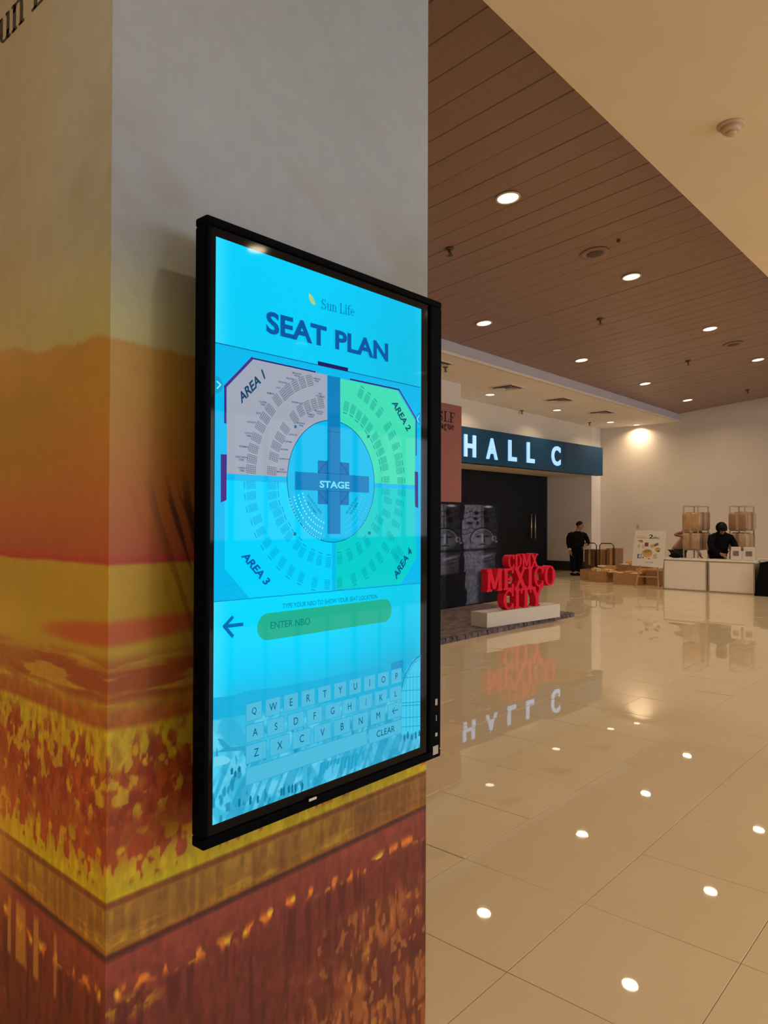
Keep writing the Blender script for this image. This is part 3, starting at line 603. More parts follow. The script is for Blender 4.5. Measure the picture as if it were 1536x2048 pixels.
def seat_block(px, py, c, cname, lab):
    p = scr(px, py); dx, dz = p.x-CC[0], p.z-CC[1]; L = math.hypot(dx, dz); r = (dx/L, dz/L); t = (-r[1], r[0]); mb = MB()
    nr, nt, lr, ltn = 5, 4, .0295*K, .0202*K
    if lab: lr *= .92; ltn *= .9
    for i in range(nt+1):
        v = (i/nt-.5)*ltn; pline(mb, [(p.x-r[0]*lr/2+t[0]*v, p.z-r[1]*lr/2+t[1]*v), (p.x+r[0]*lr/2+t[0]*v, p.z+r[1]*lr/2+t[1]*v)], .0011, 4, True)
    for i in range(nr+1):
        v = (i/nr-.5)*lr; pline(mb, [(p.x-t[0]*ltn/2+r[0]*v, p.z-t[1]*ltn/2+r[1]*v), (p.x+t[0]*ltn/2+r[0]*v, p.z+t[1]*ltn/2+r[1]*v)], .0011, 4, True)
    mb.build('seat_block', semat(c, cname), screen)
    if lab:    # a caption too fine to read
        sgn = 1 if L > .235*K else -1; q = (p.x+r[0]*sgn*.021*K, p.z+r[1]*sgn*.021*K); m2 = MB()
        for k in range(1): pline(m2, [(q[0]+r[0]*sgn*k*.0042-t[0]*.0062, q[1]+r[1]*sgn*k*.0042-t[1]*.0062), (q[0]+r[0]*sgn*k*.0042+t[0]*.0062, q[1]+r[1]*sgn*k*.0042+t[1]*.0062)], .0028, 4, True)
        m2.build('seat_caption', semat(c, cname), screen)
for A, c, n, lab in ((A1, (74,88,108), 'seat1', False), (A2, (10,140,132), 'seat2', True), (A3, (0,158,214), 'seat3', True), (A4, (0,158,172), 'seat4', True)):
    for px, py in A: seat_block(px, py, c, n, lab)
CAP = [('DIAMOND/TREE',1355,512),('MAGNOLIA/WOODS',1105,447),('HEATHER',1018,497),('BAYWOOD',925,545),('KOA',868,612),('BAMBOO',768,685),('COFFEE/TREE',668,812),('DATE',610,938),('COCONUT',523,1053),('JOSHUA/TREE',485,1212),('SHERMAN',425,1365),('CENTURION/TREE',393,1517),('CHERRY/TREE',402,1655),('STAR/MAGNOLIA',912,1673),('QUEBRACHO',945,1525),('BAOBAB',948,1402),('COPAIBA',990,1302),('OAKWOOD',1055,1213),('MORINGA/TREE',1157,1082),('GOPHERWOOD',1110,805),('CRIMSON/QUEEN',1283,970),('MAGNOLIA/WOODS',1390,930),('RED/SYCAMORE',1403,707)]
for txt, zx, zy in CAP:
    p = scr(420+.15625*zx, 680+.15625*zy, 8); L = txt.split('/'); mb = MB()
    for i, wd in enumerate(L):
        w = len(wd)*.0042*K; z = p.z+((.0033*(len(L)-1))-.0066*i-.0024)*K
        V = text(wd, (p.x-w/2, p.y, z), (w, 0, 0), (0, 0, .0048*K), .02); mb.add(V.v, V.f)
    mb.build('seat_caption', semat((30,70,100), 'cap1'), screen)
for sx in (-1, 1):        # two fans of seats on each side of the runway
    for a0, a1 in (((198, 222), (228, 252)) if sx < 0 else ((318, 342), (288, 312))):
        mb = MB()
        for k in range(4):
            rr = (.085+.0165*k+.04)*K
            for a in np.linspace(a0, a1, 6+k):
                a = math.radians(a); x, z = CC[0]+rr*math.cos(a), CC[1]+rr*math.sin(a); q = .0021*K
                mb.add([(x-q, SD-.0012, z-q), (x+q, SD-.0012, z-q), (x+q, SD-.0012, z+q), (x-q, SD-.0012, z+q)], [(0,1,2,3)])
        mb.build('seat_dots', semat((150,238,246) if sx < 0 else (60,205,240), 'dots%d' % sx), screen)
for TL, TR, BL in (((616,988),(643,1026),(612.5,992)),): 
    stext('note_text', 'Sun Life PCTs, AMT,', TL, TR, BL, (0,62,120), .0, cname='note'); stext('note_text', 'DLT, & NBMs', (616,1002), (633,1026), (612.5,1006), (0,62,120), .0, cname='note')
stext('note_text', 'Sun Life PCTs, AMT,', (690,1024), (713,992), (693,1029), (0,62,120), .0, cname='note'); stext('note_text', 'DLT, & NBMs', (698,1026), (713,1004), (701,1030), (0,62,120), .0, cname='note')
mb = MB()
for px, py in ((590,853.5),(736,873),(589,1068),(738,1066)): mb.add([scr(px-2.5, py-3, 5), scr(px+2.5, py-3, 5), scr(px+2.5, py+3, 5), scr(px-2.5, py+3, 5)], [(3,2,1,0)])
mb.build('marker', semat((20,110,150), 'marker'), screen)
# side arrows
for cx, cy, pts in ((430.5,769,[(433,763),(440.5,769.5),(433.5,777)]), (841,838,[(837.5,831),(833,838),(837,845)])):
    c0 = scr(cx, cy); P = []
    for a in np.linspace(0, 2*math.pi, 33)[:-1]: P.append((min(max(c0.x+.022*K*math.cos(a), SX0+.0005), SX1-.0005), SD-.0012, c0.z+.022*K*math.sin(a)))
    MB().add(P, [tuple(range(32))]).build('swipe_button', semat((0,160,212), 'swipe'), screen)
    pline(MB(), pts, .003, 5).build('chevron', semat((150,245,250), 'chev'), screen)
# heading
c0 = (0, 88, 160); stext('heading_text', 'SEAT', (531,621), (652,654), (531,666), (0,86,160), .034); stext('heading_text', 'PLAN', (669,659), (775,688), (669,698), (0,86,160), .034)
tl, tr, bl = scr(641,597,8), scr(708,613,8), scr(641,618,8)
serif('Sun Life', bl, tr-tl, (tl-bl)*.98, (0,-1,0), .11, .045).build('logo_text', semat((0,112,160), 'logotext'), screen)
poly('logo_mark', [(616.5,586.5),(621,590.5),(625.5,597),(628.5,604),(629,610.5),(624,609.5),(619.5,604),(616.5,596)], (176,206,128), 8)
# entry field
stext('hint_text', 'TYPE YOUR NBO TO SHOW YOUR SEAT LOCATION', (564,1207.5), (753,1188.5), (564,1217), (0,120,170), 0, cname='hint')
a, b = scr(535,1252.5), scr(769,1221.5); hgt = (scr(536,1225.5).z-scr(536,1279.4).z)/2; zm = (a.z+b.z)/2; P = []
for q in np.linspace(math.pi/2, 3*math.pi/2, 15): P.append((a.x+hgt*math.cos(q)*.98, SD-.0012, zm+hgt*math.sin(q)))
for q in np.linspace(-math.pi/2, math.pi/2, 15): P.append((b.x+hgt*math.cos(q)*.9, SD-.0012, zm+hgt*math.sin(q)))
MB().add(P, [tuple(range(len(P)))]).build('entry_field', semat((30,176,146), 'field'), screen)
stext('entry_text', 'ENTER NBO', (540,1244), (619,1235.5), (540,1258), (0,118,120), 0, cname='entry')
pline(pline(MB(), [(484,1248.5),(449,1252.5)], .009, 5), [(464,1234.5),(447.5,1252.5),(464,1272)], .009, 6).build('back_arrow', semat((0,108,178), 'back'), screen)
# airport picture pieces behind the keyboard
poly('hills', [(426,1396),(465,1391),(502,1380),(538,1377),(569,1372),(624,1362),(673,1350),(704,1343),(740,1338),(777,1331),(800,1322),(844,1313),(844,1395),(700,1400),(560,1418),(426,1440)], (18,176,222), 1)
poly('terminal', [(803,1385),(812,1340),(826,1318),(844,1310),(844,1462),(803,1470)], (64,200,236), 2)
mb = pline(MB(), [(803,1374),(811,1348),(823,1326),(834,1315),(844,1311)], .006, 3); pline(mb, [(806,1376),(815,1348),(827,1326),(844,1316)], .002, 3)
for x in range(812, 845, 7): pline(mb, [(x, 1345), (x, 1462)], .0015, 3)
for y in (1352, 1378, 1402, 1408, 1432, 1450): pline(mb, [(803, y+4), (844, y)], .002, 3)
mb.build('terminal_frame', semat((20,146,190), 'tframe'), screen)
poly('control_tower', [(782,1326),(806,1319),(806,1345),(782,1350)], (24,150,198), 2)
poly('aircraft_tail', [(434,1477),(443,1478),(461,1494),(492,1492),(492,1500),(432,1505),(447,1497)], (40,160,200), 3)
poly('aircraft_nose', [(426,1534),(427,1514),(445,1511),(457,1515),(461,1521),(452,1528)], (110,212,238), 3)
for x, y, hh in [(562,1583,12),(567,1582,14),(577,1578,12),(584,1577,14),(590,1575,14),(604,1572,12),(463,1542,10),(470,1548,10),(478,1538,9),(808,1475,12),(815,1470,14),(823,1474,10),(831,1470,14),(838,1466,12),(478,1605,12),(500,1600,14),(515,1598,12)]:
    a = scr(x, y, 4); h2 = hh*.0014*K
    mb = MB().add([(a.x-.003, a.y, a.z-h2*.6), (a.x+.003, a.y, a.z-h2*.6), (a.x+.0036, a.y, a.z+h2*.3), (a.x, a.y, a.z+h2*.7), (a.x-.0036, a.y, a.z+h2*.3)], [(0,1,2,3,4)]); mb.build('walking_figure', semat((10,120,160), 'figs'), screen)
for x0 in range(640, 716, 7):
    a, b = scr(x0, 1526-.26*(x0-640), 3), scr(x0+5, 1524-.26*(x0-640), 3); l = (.026+.014*math.sin(x0*1.7))*K; mb = MB().add([a, b, b-Vector((.004, 0, l)), a-Vector((.006, 0, l*1.15))], [(3,2,1,0)]); mb.build('figure_shadow', semat((30,160,200), 'figsh'), screen)
# keyboard
KX0, KX1 = scr(492,1409).x, scr(802,1340).x
rows = [('QWERTYUIOP', 1409, 1443), ('ASDFGHJKL', 1452, 1485), ('ZXCVBNM<', 1492.5, 1527.5)]
M_KEY = semat((76,186,220), 'key'); M_KEYE = semat((40,170,212), 'keyedge'); M_KT = semat((0,78,124), 'keytext')
def key(x0, x1, z0, z1, ch):
    e = .0016; lay = SD-.0015
    MB().add([(x0-e, SD-.0012, z0-e), (x1+e, SD-.0012, z0-e), (x1+e, SD-.0012, z1+e), (x0-e, SD-.0012, z1+e)], [(0,1,2,3)]).build('key_border', M_KEYE, screen)
    MB().add([(x0, lay, z0), (x1, lay, z0), (x1, lay, z1), (x0, lay, z1)], [(0,1,2,3)]).build('key', M_KEY, screen)
    cx, cz, hh = (x0+x1)/2, (z0+z1)/2, (z1-z0)*.46
    if ch == '<': pline(pline(MB(), [(cx-.010, cz), (cx+.012, cz)], .0022, 8, True), [(cx-.002, cz+.008), (cx-.010, cz), (cx-.002, cz-.008)], .0022, 8, True).build('key_letter', M_KT, screen)
    elif ch:
        V, Fs, sz = font_verts(ch); w = hh*sz[0]/sz[1]*.86 if ch != 'CLEAR' else .085*K
        text(ch, (cx-w/2, SD-.0021, cz-hh/2), (w, 0, 0), (0, 0, hh)).build('key_letter', M_KT, screen)
for ln, ya, yb in rows:
    za, zb_ = scr(492, ya).z, scr(492, yb).z; n = len(ln); g = .014*K; w = (KX1-KX0-g*(n-1))/n
    for i, ch in enumerate(ln): key(KX0+i*(w+g), KX0+i*(w+g)+w, zb_, za, ch)
za, zb_ = scr(490,1538).z, scr(490,1571).z; xm = KX0+(KX1-KX0)*.735
key(KX0, xm, zb_, za, ''); key(xm+.012*K, KX1, zb_, za, 'CLEAR')
# marks on the thick right edge of the frame
M_MARK = mat('print_grey', (0.42, 0.40, 0.38), .6, noise=.05)
for py, w, hh, nm in ((1404, .010, .018, 'port_mark'), (1436, .003, .016, 'button_mark'), (1469, .010, .010, 'power_mark')):
    q = at(872.5, py, 1, SD-.0062); MB().box((q.x-w/2, SD-.0068, q.z-hh/2), (q.x+w/2, SD-.0058, q.z+hh/2)).build(nm, M_MARK, disp)
q = at(871, 1500, 1, SD-.0062); MB().box((q.x-.012, SD-.0068, q.z-.012), (q.x+.012, SD-.0058, q.z+.012)).build('sticker', M_MARK, disp)
q = at(625, 1598, 1, SD-.0062); MB().bbox((q.x-.012, SD-.008, q.z-.003), (q.x+.012, SD-.0055, q.z+.003), .001).build('sensor_slot', mat('sensor_white', (.7,.68,.62), .3, noise=.02), disp)

# ------------------------------------------------------------------ far end of the hall
M_WHITE = mat('white_laminate', (0.80, 0.74, 0.68), .5, noise=.02)
# column with a pink banner
colm = thing('column', 'white square column carrying a dusty pink banner, left of the hall sign', 'column', (11.6, 9.5, 0))
M_COLUMN = mat('column_paint', (0.70, 0.63, 0.60), .7, noise=.03)
wpart(colm, 'shaft', MB().bbox((10.4, 9.0, .002), (12.70, YB-.005, ZL-.002), .01), M_COLUMN)
ban = thing('banner', 'dusty pink banner with dark serif lettering hanging on the white column', 'banner', (12.0, 8.98, 1.8))
bz0, bz1 = at(915, 1005, 1, 8.98).z, at(915, 811.5, 1, 8.98).z
wpart(ban, 'cloth', MB().box((11.0, 8.98, bz0), (12.685, 8.995, bz1)), mat('pink_cloth', (0.34, 0.118, 0.105), .75, noise=.05, nscale=3))
def on(px, py, Y): return at(px, py, 1, Y)
a, b, c_ = on(876, 842, 8.975), on(910, 845.5, 8.975), on(876, 821, 8.975)
wpart(ban, 'lettering', serif('SLF', (a.x, 8.975, b.z-.01), (b.x-a.x, 0, 0), (0, 0, c_.z-a.z), (0,-1,0), .17, .07), M_INK)
a, b, c_ = on(864, 856, 8.975), on(909, 859.5, 8.975), on(864, 841, 8.975)
wpart(ban, 'lettering', serif('League', (a.x, 8.975, b.z-.01), (b.x-a.x, 0, 0), (0, 0, c_.z-a.z), (0,-1,0), .2, .08), M_INK)

# hall sign
S0, S1 = Vector((12.9, 9.975, 0)), Vector((21.02, 9.60, 0)); sd = (S1-S0).normalized(); sn = Vector((sd.y, -sd.x, 0))
sgn = thing('hall_sign', 'long dark blue sign box with glowing letters HALL C over the doors', 'sign', S0)
M_SIGN = mat('sign_blue', (0.012, 0.062, 0.135), .5, spec=.1, noise=.08, nscale=1.5)
sz0, sz1 = 2.975, 3.83
def sgp(px, py, off=0.0):
    d = Vector(ray(px, py)); o = Vector((0, 0, CAM_H)); P = S0+sn*off; t = (P-o).dot(sn)/d.dot(sn); return o+d*t
cut = (sgp(1128, 900)-S0).dot(sd); L = (S1-S0).length
for nm, u0, u1 in (('box_section', 0, cut-.01), ('box_section', cut+.01, L)):
    P = [S0+sd*u0, S0+sd*u1, S0+sd*u1-sn*.22, S0+sd*u0-sn*.22]; wpart(sgn, nm, MB().prism([(p.x, p.y, sz0) for p in P], (0, 0, sz1-sz0)), M_SIGN)
M_GLOW = mat('lit_letter', (.3,.45,.6), .5, emit=rgb(146,200,250), estr=1.0)
for ch, x0, x1, yt0, yb0 in (('H', 929.3, 952.5, 868, 912.5), ('A', 973.8, 996, 875, 917.5), ('L', 1017.8, 1034, 879.5, 921.5), ('L', 1054.7, 1069.8, 884, 925), ('C', 1104.4, 1121.7, 891, 930.4)):
    bl, tl, br = sgp(x0, yb0, .03), sgp(x0, yt0, .03), sgp(x1, yb0, .03); U = sd*((br-bl).dot(sd)); W = Vector((0, 0, (tl.z-bl.z)))
    lt = text(ch, bl-sn*.03, U, W, .032, depth=sn*.03); o = wpart(sgn, 'letter', lt, M_GLOW); tag(o, 'glowing pale blue letter %s' % ch)

# ---- statue backdrop on the stone platform
YPN = 7.42; PZ0 = .072
pxl, pxr = on(842, 1215, YPN).x, on(1000, 1212, YPN).x; pz1 = on(960, 1006, YPN).z
def statues(s, t):
    W_, H_ = pxr-pxl, pz1-PZ0; f = W_/2.08; fig = np.floor(s/f); u = (s-fig*f)/f; v = t/H_
    n = fbm(s*9, t*9, 3, 5); n2 = fbm(s*30, t*30, 9, 3)
    lit = .35+.5*n; col = np.ones(s.shape+(3,))*np.array((17, 18, 23.))
    cx = (u-.50)*.76
    half = np.where(v > .83, .33, np.where(v > .55, .36, np.where(v > .33, .34, .30)))+.05*(vnoise(v*22, fig*5+v*0, 4)-.5)
    body = sst(half+.01, half-.01, np.abs(cx))*sst(.985, .975, v)*np.where(fig > 1, 0, 1)
    stone = np.stack([62+60*lit, 62+58*lit, 72+60*lit], -1)*(.62+.55*n2)[..., None]
    side = sst(.02, .08, cx-.02)*np.where(v > .50, .62, .45); stone = stone*(1-side)[..., None]
    col = col*(1-body[..., None])+stone*body[..., None]
    def dark(m, k=.75): 
        nonlocal col; col = col*(1-(m*k)[..., None])
    def light(m, c=(150, 150, 162)):
        nonlocal col; col = mixc(col, c, m)
    for yy in (.70, .745, .855, .905): dark(np.exp(-((v-yy+.01*np.sin(u*20))/.004)**2)*body, .6)      # joints between carved blocks
    dark(np.exp(-((cx-.03)/.012)**2)*sst(.72, .73, v)*body, .5)
    for bx, by, rx, ry in ((-.08, .90, .05, .022), (.10, .90, .045, .03), (-.10, .845, .05, .016), (.14, .83, .05, .03), (-.22, .80, .06, .012), (-.06, .80, .03, .02)):
        dark(np.exp(-(((cx-bx)/rx)**2+((v-by)/ry)**2)**2)*body, .8)
    face = np.exp(-(((cx-.05)/.215)**2+((v-.635)/.085)**2)**4); rim = np.exp(-((np.sqrt(((cx-.05)/.235)**2+((v-.64)/.10)**2)-1)/.09)**2)*sst(.60, .64, v)
    light(face*.55*(.6+.6*n), (104, 104, 116)); light(rim*.55, (120, 120, 132)); dark(np.exp(-((np.sqrt(((cx-.05)/.26)**2+((v-.64)/.112)**2)-1)/.05)**2)*sst(.58, .64, v), .7)
    light(np.exp(-((cx-.05)/.022)**2)*sst(.60, .62, v)*sst(.70, .68, v)*.7); dark(np.exp(-((cx-.085)/.016)**2)*sst(.60, .62, v)*sst(.70, .68, v), .6)
    for ex in (-.045, .145): dark(np.exp(-(((cx-ex)/.055)**2+((v-.668)/.010)**2)), .75)
    dark(np.exp(-(((cx-.05)/.075)**2+((v-.588-.7*np.abs(cx-.05)**2*-1)/.007)**2)), .85); light(np.exp(-(((cx-.05)/.05)**2+((v-.578)/.006)**2))*.4)
    light(np.exp(-((np.sqrt((cx-.30)**2+((v-.645)*1.9)**2)-.04)/.014)**2)*.5)                             # ear disc
    dark(sst(.555, .545, v)*sst(.52, .53, v)*body, .55)
    for yy in (.49, .45, .41): light(np.exp(-((v-yy+.02*np.cos(cx*5))/.005)**2)*body*sst(.26, .2, np.abs(cx-.05))*.35, (120, 122, 136))
    light(np.exp(-(((cx-.13)/.13)**2+((v-.455-.1*cx)/.012)**2))*.55); light(np.exp(-(((cx-.02)/.14)**2+((v-.36)/.05)**2)**2)*.3, (110, 110, 122))
    dark(sst(.33, .31, v)*sst(-.10, .0, cx)*.75*body, .8); dark(sst(.02, .0, v)*body, .8)
    light(np.exp(-(((cx-.17)/.09)**2+((v-.965)/.012)**2)**2)*.8, (176, 176, 186)); light(np.exp(-(((cx-.36)/.03)**2+((v-.61)/.008)**2))*.8, (160, 160, 170))
    return col
bd = thing('backdrop_panel', 'tall dark backdrop printed with two grey carved stone figures', 'backdrop', (10.3, 7.45, PZ0))
M_PANEL = mat('panel_black', (0.012, 0.013, 0.018), .5, noise=.1)
wpart(bd, 'board', MB().bbox((pxl, YPN+.002, PZ0), (pxr, YPN+.09, pz1), .004), M_PANEL)
painted_grid('print', (pxl, YPN, PZ0), (pxr-pxl, 0, 0), (0, 0, pz1-PZ0), 230, 300, statues, attr_mat('statue_print', .8, spec=.1), bd, (1.15, 1.3, 1.6))
for x in (pxl+.3, pxr-.3): wpart(bd, 'foot', MB().prism([(x-.02, YPN+.09, PZ0), (x-.02, YPN+.45, PZ0), (x-.02, YPN+.09, 1.0)], (.04, 0, 0)), M_PANEL)
# platform with stone edging
M_ROCK = mat('purple_grey_stone', (0.105, 0.080, 0.090), .75, noise=.55, nscale=9, bump=.4, bscale=25)
M_ROCKTOP = mat('stone_carpet', (0.125, 0.088, 0.098), .8, noise=.75, nscale=5, bump=.2, bscale=30, stretch=(1, 5, 1))
plx = on(1147, 1231, 5.60).x; PF0 = 5.62
plat = thing('stone_platform', 'low platform covered in printed purple grey stone under the red letters', 'platform', (9.5, 6.6, 0))
wpart(plat, 'top', MB().box((6.0, PF0, .004), (plx-.05, 7.95, .070)), M_ROCKTOP)
random.seed(8); x = 6.0
while x < plx-.06:
    w = random.uniform(.10, .2); x1 = min(x+w, plx)
    q = random.uniform(-.008, .008); wpart(plat, 'edge_stone', MB().prism([(x+.004, PF0-.05+q, .004), (x1-.004, PF0-.05-q, .004), (x1-.004-random.uniform(0, .02), PF0-.045+q, .066), (x+.004+random.uniform(0, .02), PF0-.045, .069)], (0, .055, 0)), M_ROCK); x = x1
y = PF0
while y < 7.9:
    w = random.uniform(.12, .22); y1 = min(y+w, 7.95); wpart(plat, 'edge_stone', MB().box((plx-.052, y+.004, .004), (plx+random.uniform(-.01, .005), y1-.004, .069)), M_ROCK); y = y1
# white plinth and red letters
b0, b1, b2 = at(974, 1256, 2, .07), at(1120, 1234, 2, .07), at(949, 1252, 2, .07)
ux = Vector((b1.x-b0.x, b1.y-b0.y, 0)); BL_ = ux.length; ux.normalize(); uy = Vector((-ux.y, ux.x, 0)); bdp = .30
pl = thing('plinth', 'long white plinth under the red MEXICO CITY letters', 'plinth', b0)
BH = .205; ztop = .0715+BH
M_PLINTH = mat('plinth_white', (0.60, 0.55, 0.51), .6, noise=.02)
wpart(pl, 'block', MB().prism([(p.x, p.y, .0715) for p in (b0, b1, b1+uy*bdp, b0+uy*bdp)], (0, 0, BH)), M_PLINTH)
wpart(pl, 'top_sheet', MB().prism([(p.x, p.y, ztop) for p in (b0+ux*.004+uy*.004, b1-ux*.004+uy*.004, b1-ux*.004+uy*(bdp-.004), b0+ux*.004+uy*(bdp-.004))], (0, 0, .003)), M_PLINTH)
M_RED = mat('red_painted_foam', (0.72, 0.007, 0.040), .6, spec=.2, noise=.05, nscale=6)
red = thing('letter_sculpture', 'red three dimensional letters CDMX MEXICO CITY stacked on the white plinth', 'sculpture', b0+Vector((0,0,ztop-.07)))
def fp(px, py):   # on the letters' front plane
    d = Vector(ray(px, py)); o = Vector((0, 0, CAM_H)); P = Vector((b0.x, b0.y, 0))+uy*.05; t = (P-o).dot(uy)/d.dot(uy); return o+d*t
def uu(px, py): return (fp(px, py)-Vector((b0.x, b0.y, 0))).dot(ux)
zc0 = ztop+.004
def letter_row(txt, u0, u1, z0, z1, dep=.12):
    tot = sum(glyph(c)[1] for c in txt); x = 0
    for i, c in enumerate(txt):
        adv = glyph(c)[1]; O = Vector((b0.x, b0.y, 0))+uy*.05+ux*(u0+(u1-u0)*x/tot); O.z = z0
        wpart(red, 'letter', serif(c, O, ux*((u1-u0)*adv/tot), Vector((0, 0, z1-z0)), -uy, .21, .085, depth=dep, step=.0006), M_RED); x += adv
letter_row('CITY', uu(1006, 1210), uu(1086, 1205), zc0, zc0+.295)
letter_row('MEXICO', uu(973, 1160), uu(1112, 1150), zc0+.290, zc0+.61)
letter_row('CDMX', uu(1016, 1120), uu(1077, 1120), zc0+.606, zc0+.805)

# ---- exhibition counters
XC = 17.0
M_ALU = mat('counter_aluminium', (0.42, 0.36, 0.30), .4, .7, noise=.05)
ztc = at(1328, 1116, 0, XC).z
ys = [6.285, 5.275, 4.29]; M_SLOT = mat('dark_slot', (.03,.025,.025), .6, noise=.1)
for k in range(2):
    ya, yb_ = ys[k], ys[k+1]+.018
    t = thing('counter', ['white panelled counter unit next to the easel', 'white panelled counter unit beside the black tablecloth'][k], 'counter', (XC, (ya+yb_)/2, 0), 0, 'white exhibition counters')
    for x in (XC, XC+.46):
        for y in (ya, yb_+.03): wpart(t, 'post', MB().box((x, y-.03, .004), (x+.03, y, ztc-.03)), M_ALU)
    wpart(t, 'front_panel', MB().box((XC+.008, yb_+.03, .03), (XC+.02, ya-.03, ztc-.055)), M_WHITE); wpart(t, 'side_panel', MB().box((XC+.03, ya-.02, .03), (XC+.46, ya-.008, ztc-.055)), M_WHITE); wpart(t, 'side_panel', MB().box((XC+.03, yb_+.008, .03), (XC+.46, yb_+.02, ztc-.055)), M_WHITE)
    wpart(t, 'rail', MB().box((XC, yb_+.03, ztc-.055), (XC+.03, ya-.03, ztc-.03)), M_ALU); wpart(t, 'rail', MB().box((XC, yb_+.03, .004), (XC+.03, ya-.03, .03)), M_ALU)
    wpart(t, 'worktop', MB().bbox((XC-.012, yb_-.004, ztc-.03), (XC+.5, ya+.004, ztc), .004), mat('counter_top', (.85,.79,.70), .3, noise=.02))
# table under black cloth
M_BLK = mat('black_cloth', (0.004, 0.004, 0.006), .85, spec=.08, noise=.2, nscale=4)
tbk = thing('draped_table', 'table draped to the floor in black cloth at the right picture edge', 'table', (17.0, 3.6, 0))
tx0, tx1, ty0, ty1 = 16.9, 17.55, 2.6, 4.17; tzt = ztc-.012; ring = []
def loop_pts(g, z, amp):
    P = []; c = [(tx0-g, ty1+g), (tx0-g, ty0-g), (tx1+g, ty0-g), (tx1+g, ty1+g)]
    for i in range(4):
        a, b = c[i], c[(i+1) % 4]
        for k in range(16):
            w = k/16; w2 = amp*math.sin(k*2.1+i)+amp*.6*math.sin(k*3.7); nx, ny = (b[1]-a[1]), -(b[0]-a[0]); l = math.hypot(nx, ny)
            P.append((a[0]+(b[0]-a[0])*w-nx/l*w2, a[1]+(b[1]-a[1])*w-ny/l*w2, z))
    return P
rings = [loop_pts(0, tzt, 0), loop_pts(.012, tzt-.03, .002), loop_pts(.05, .38, .014), loop_pts(.10, .006, .03)]
mb = MB(); n = 64; mb.add([p for r in rings for p in r], [tuple(range(n-1, -1, -1))]+[(i*n+k, (i+1)*n+k, (i+1)*n+(k+1) % n, i*n+(k+1) % n) for i in range(3) for k in range(n)])
wpart(tbk, 'cloth', mb, M_BLK, True)
for x in (tx0+.06, tx1-.06):
    for y in (ty0+.06, ty1-.06): wpart(tbk, 'leg', MB().tube([(x, y, .004), (x, y, tzt-.03)], .018, 8), M_ALU)

# ---- goods racks behind the counters
M_RACK = mat('rack_metal', (0.48, 0.40, 0.31), .45, .3, noise=.05)
PKG = [mat('package_brown', (0.34, 0.185, 0.105), .35, noise=.22, nscale=6, bump=.3, bscale=18), mat('package_gold', (0.46, 0.27, 0.125), .32, noise=.25, nscale=6, bump=.3, bscale=16), mat('package_red', (0.26, 0.115, 0.075), .35, noise=.2, nscale=7, bump=.3, bscale=18), mat('package_tan', (0.44, 0.29, 0.18), .35, noise=.2, nscale=6, bump=.3, bscale=20)]
random.seed(21)
def rack(px, label, where, cols, X0):
    p = at(px, 1060, 0, X0); Y0 = p.y; w, wx = .33, .74; ht = at(px, 1011.5, 0, X0).z
    t = thing('goods_rack', label, 'rack', (X0, Y0, 0), 0, 'metal goods racks')
    for x in (0, wx):
        for y in (0, w): part(t, 'post', MB().box((x-.014, y-.014, .004), (x+.014, y+.014, ht)), M_RACK)
    for z in (ht-.02, 1.38, .92, .15):
        part(t, 'rail', MB().box((-.012, .014, z), (.012, w-.014, z+.022)), M_RACK); part(t, 'rail', MB().box((wx-.012, .014, z), (wx+.012, w-.014, z+.022)), M_RACK)
        part(t, 'rail', MB().box((.014, -.012, z), (wx-.014, .012, z+.022)), M_RACK); part(t, 'rail', MB().box((.014, w-.012, z), (wx-.014, w+.012, z+.022)), M_RACK)
    for z in (1.36, .90): part(t, 'shelf', MB().box((.0, .0, z), (wx, w, z+.018)), M_RACK)
    for lev, (z, nm) in enumerate(((1.381, 'upper'), (.921, 'lower'))):
        for k in range(4):
            hh = .43+random.uniform(-.03, .01) if lev == 0 else .40+random.uniform(-.03, .01); x0 = -.035+k*.20; d = .185
            M = Matrix.Translation((X0, Y0, z)) @ Matrix.Rotation(random.uniform(-.03, .03), 4, 'Z')
            g = thing('wrapped_package', '%s brown wrapped package from the front on the %s shelf of the %s' % (['first', 'second', 'third', 'last'][k], nm, where), 'package', (X0+x0, Y0, z), 0, 'wrapped packages on the racks')
            wpart(g, 'bundle', MB().bbox((x0, -.05, .003), (x0+d, .36, hh), .03, M), PKG[(cols[lev]+k) % 4], True)
            wpart(g, 'tape', MB().box((x0-.002, .13, .0025), (x0+d+.002, .19, hh+.002), M), PKG[3] if (cols[lev]+k) % 4 != 3 else PKG[0])
rack(1396, 'metal rack of wrapped packages standing left of the person in black', 'left rack', (1, 3), 17.66)
rack(1490, 'metal rack of wrapped packages standing right of the person in black', 'right rack', (0, 3), 18.2)

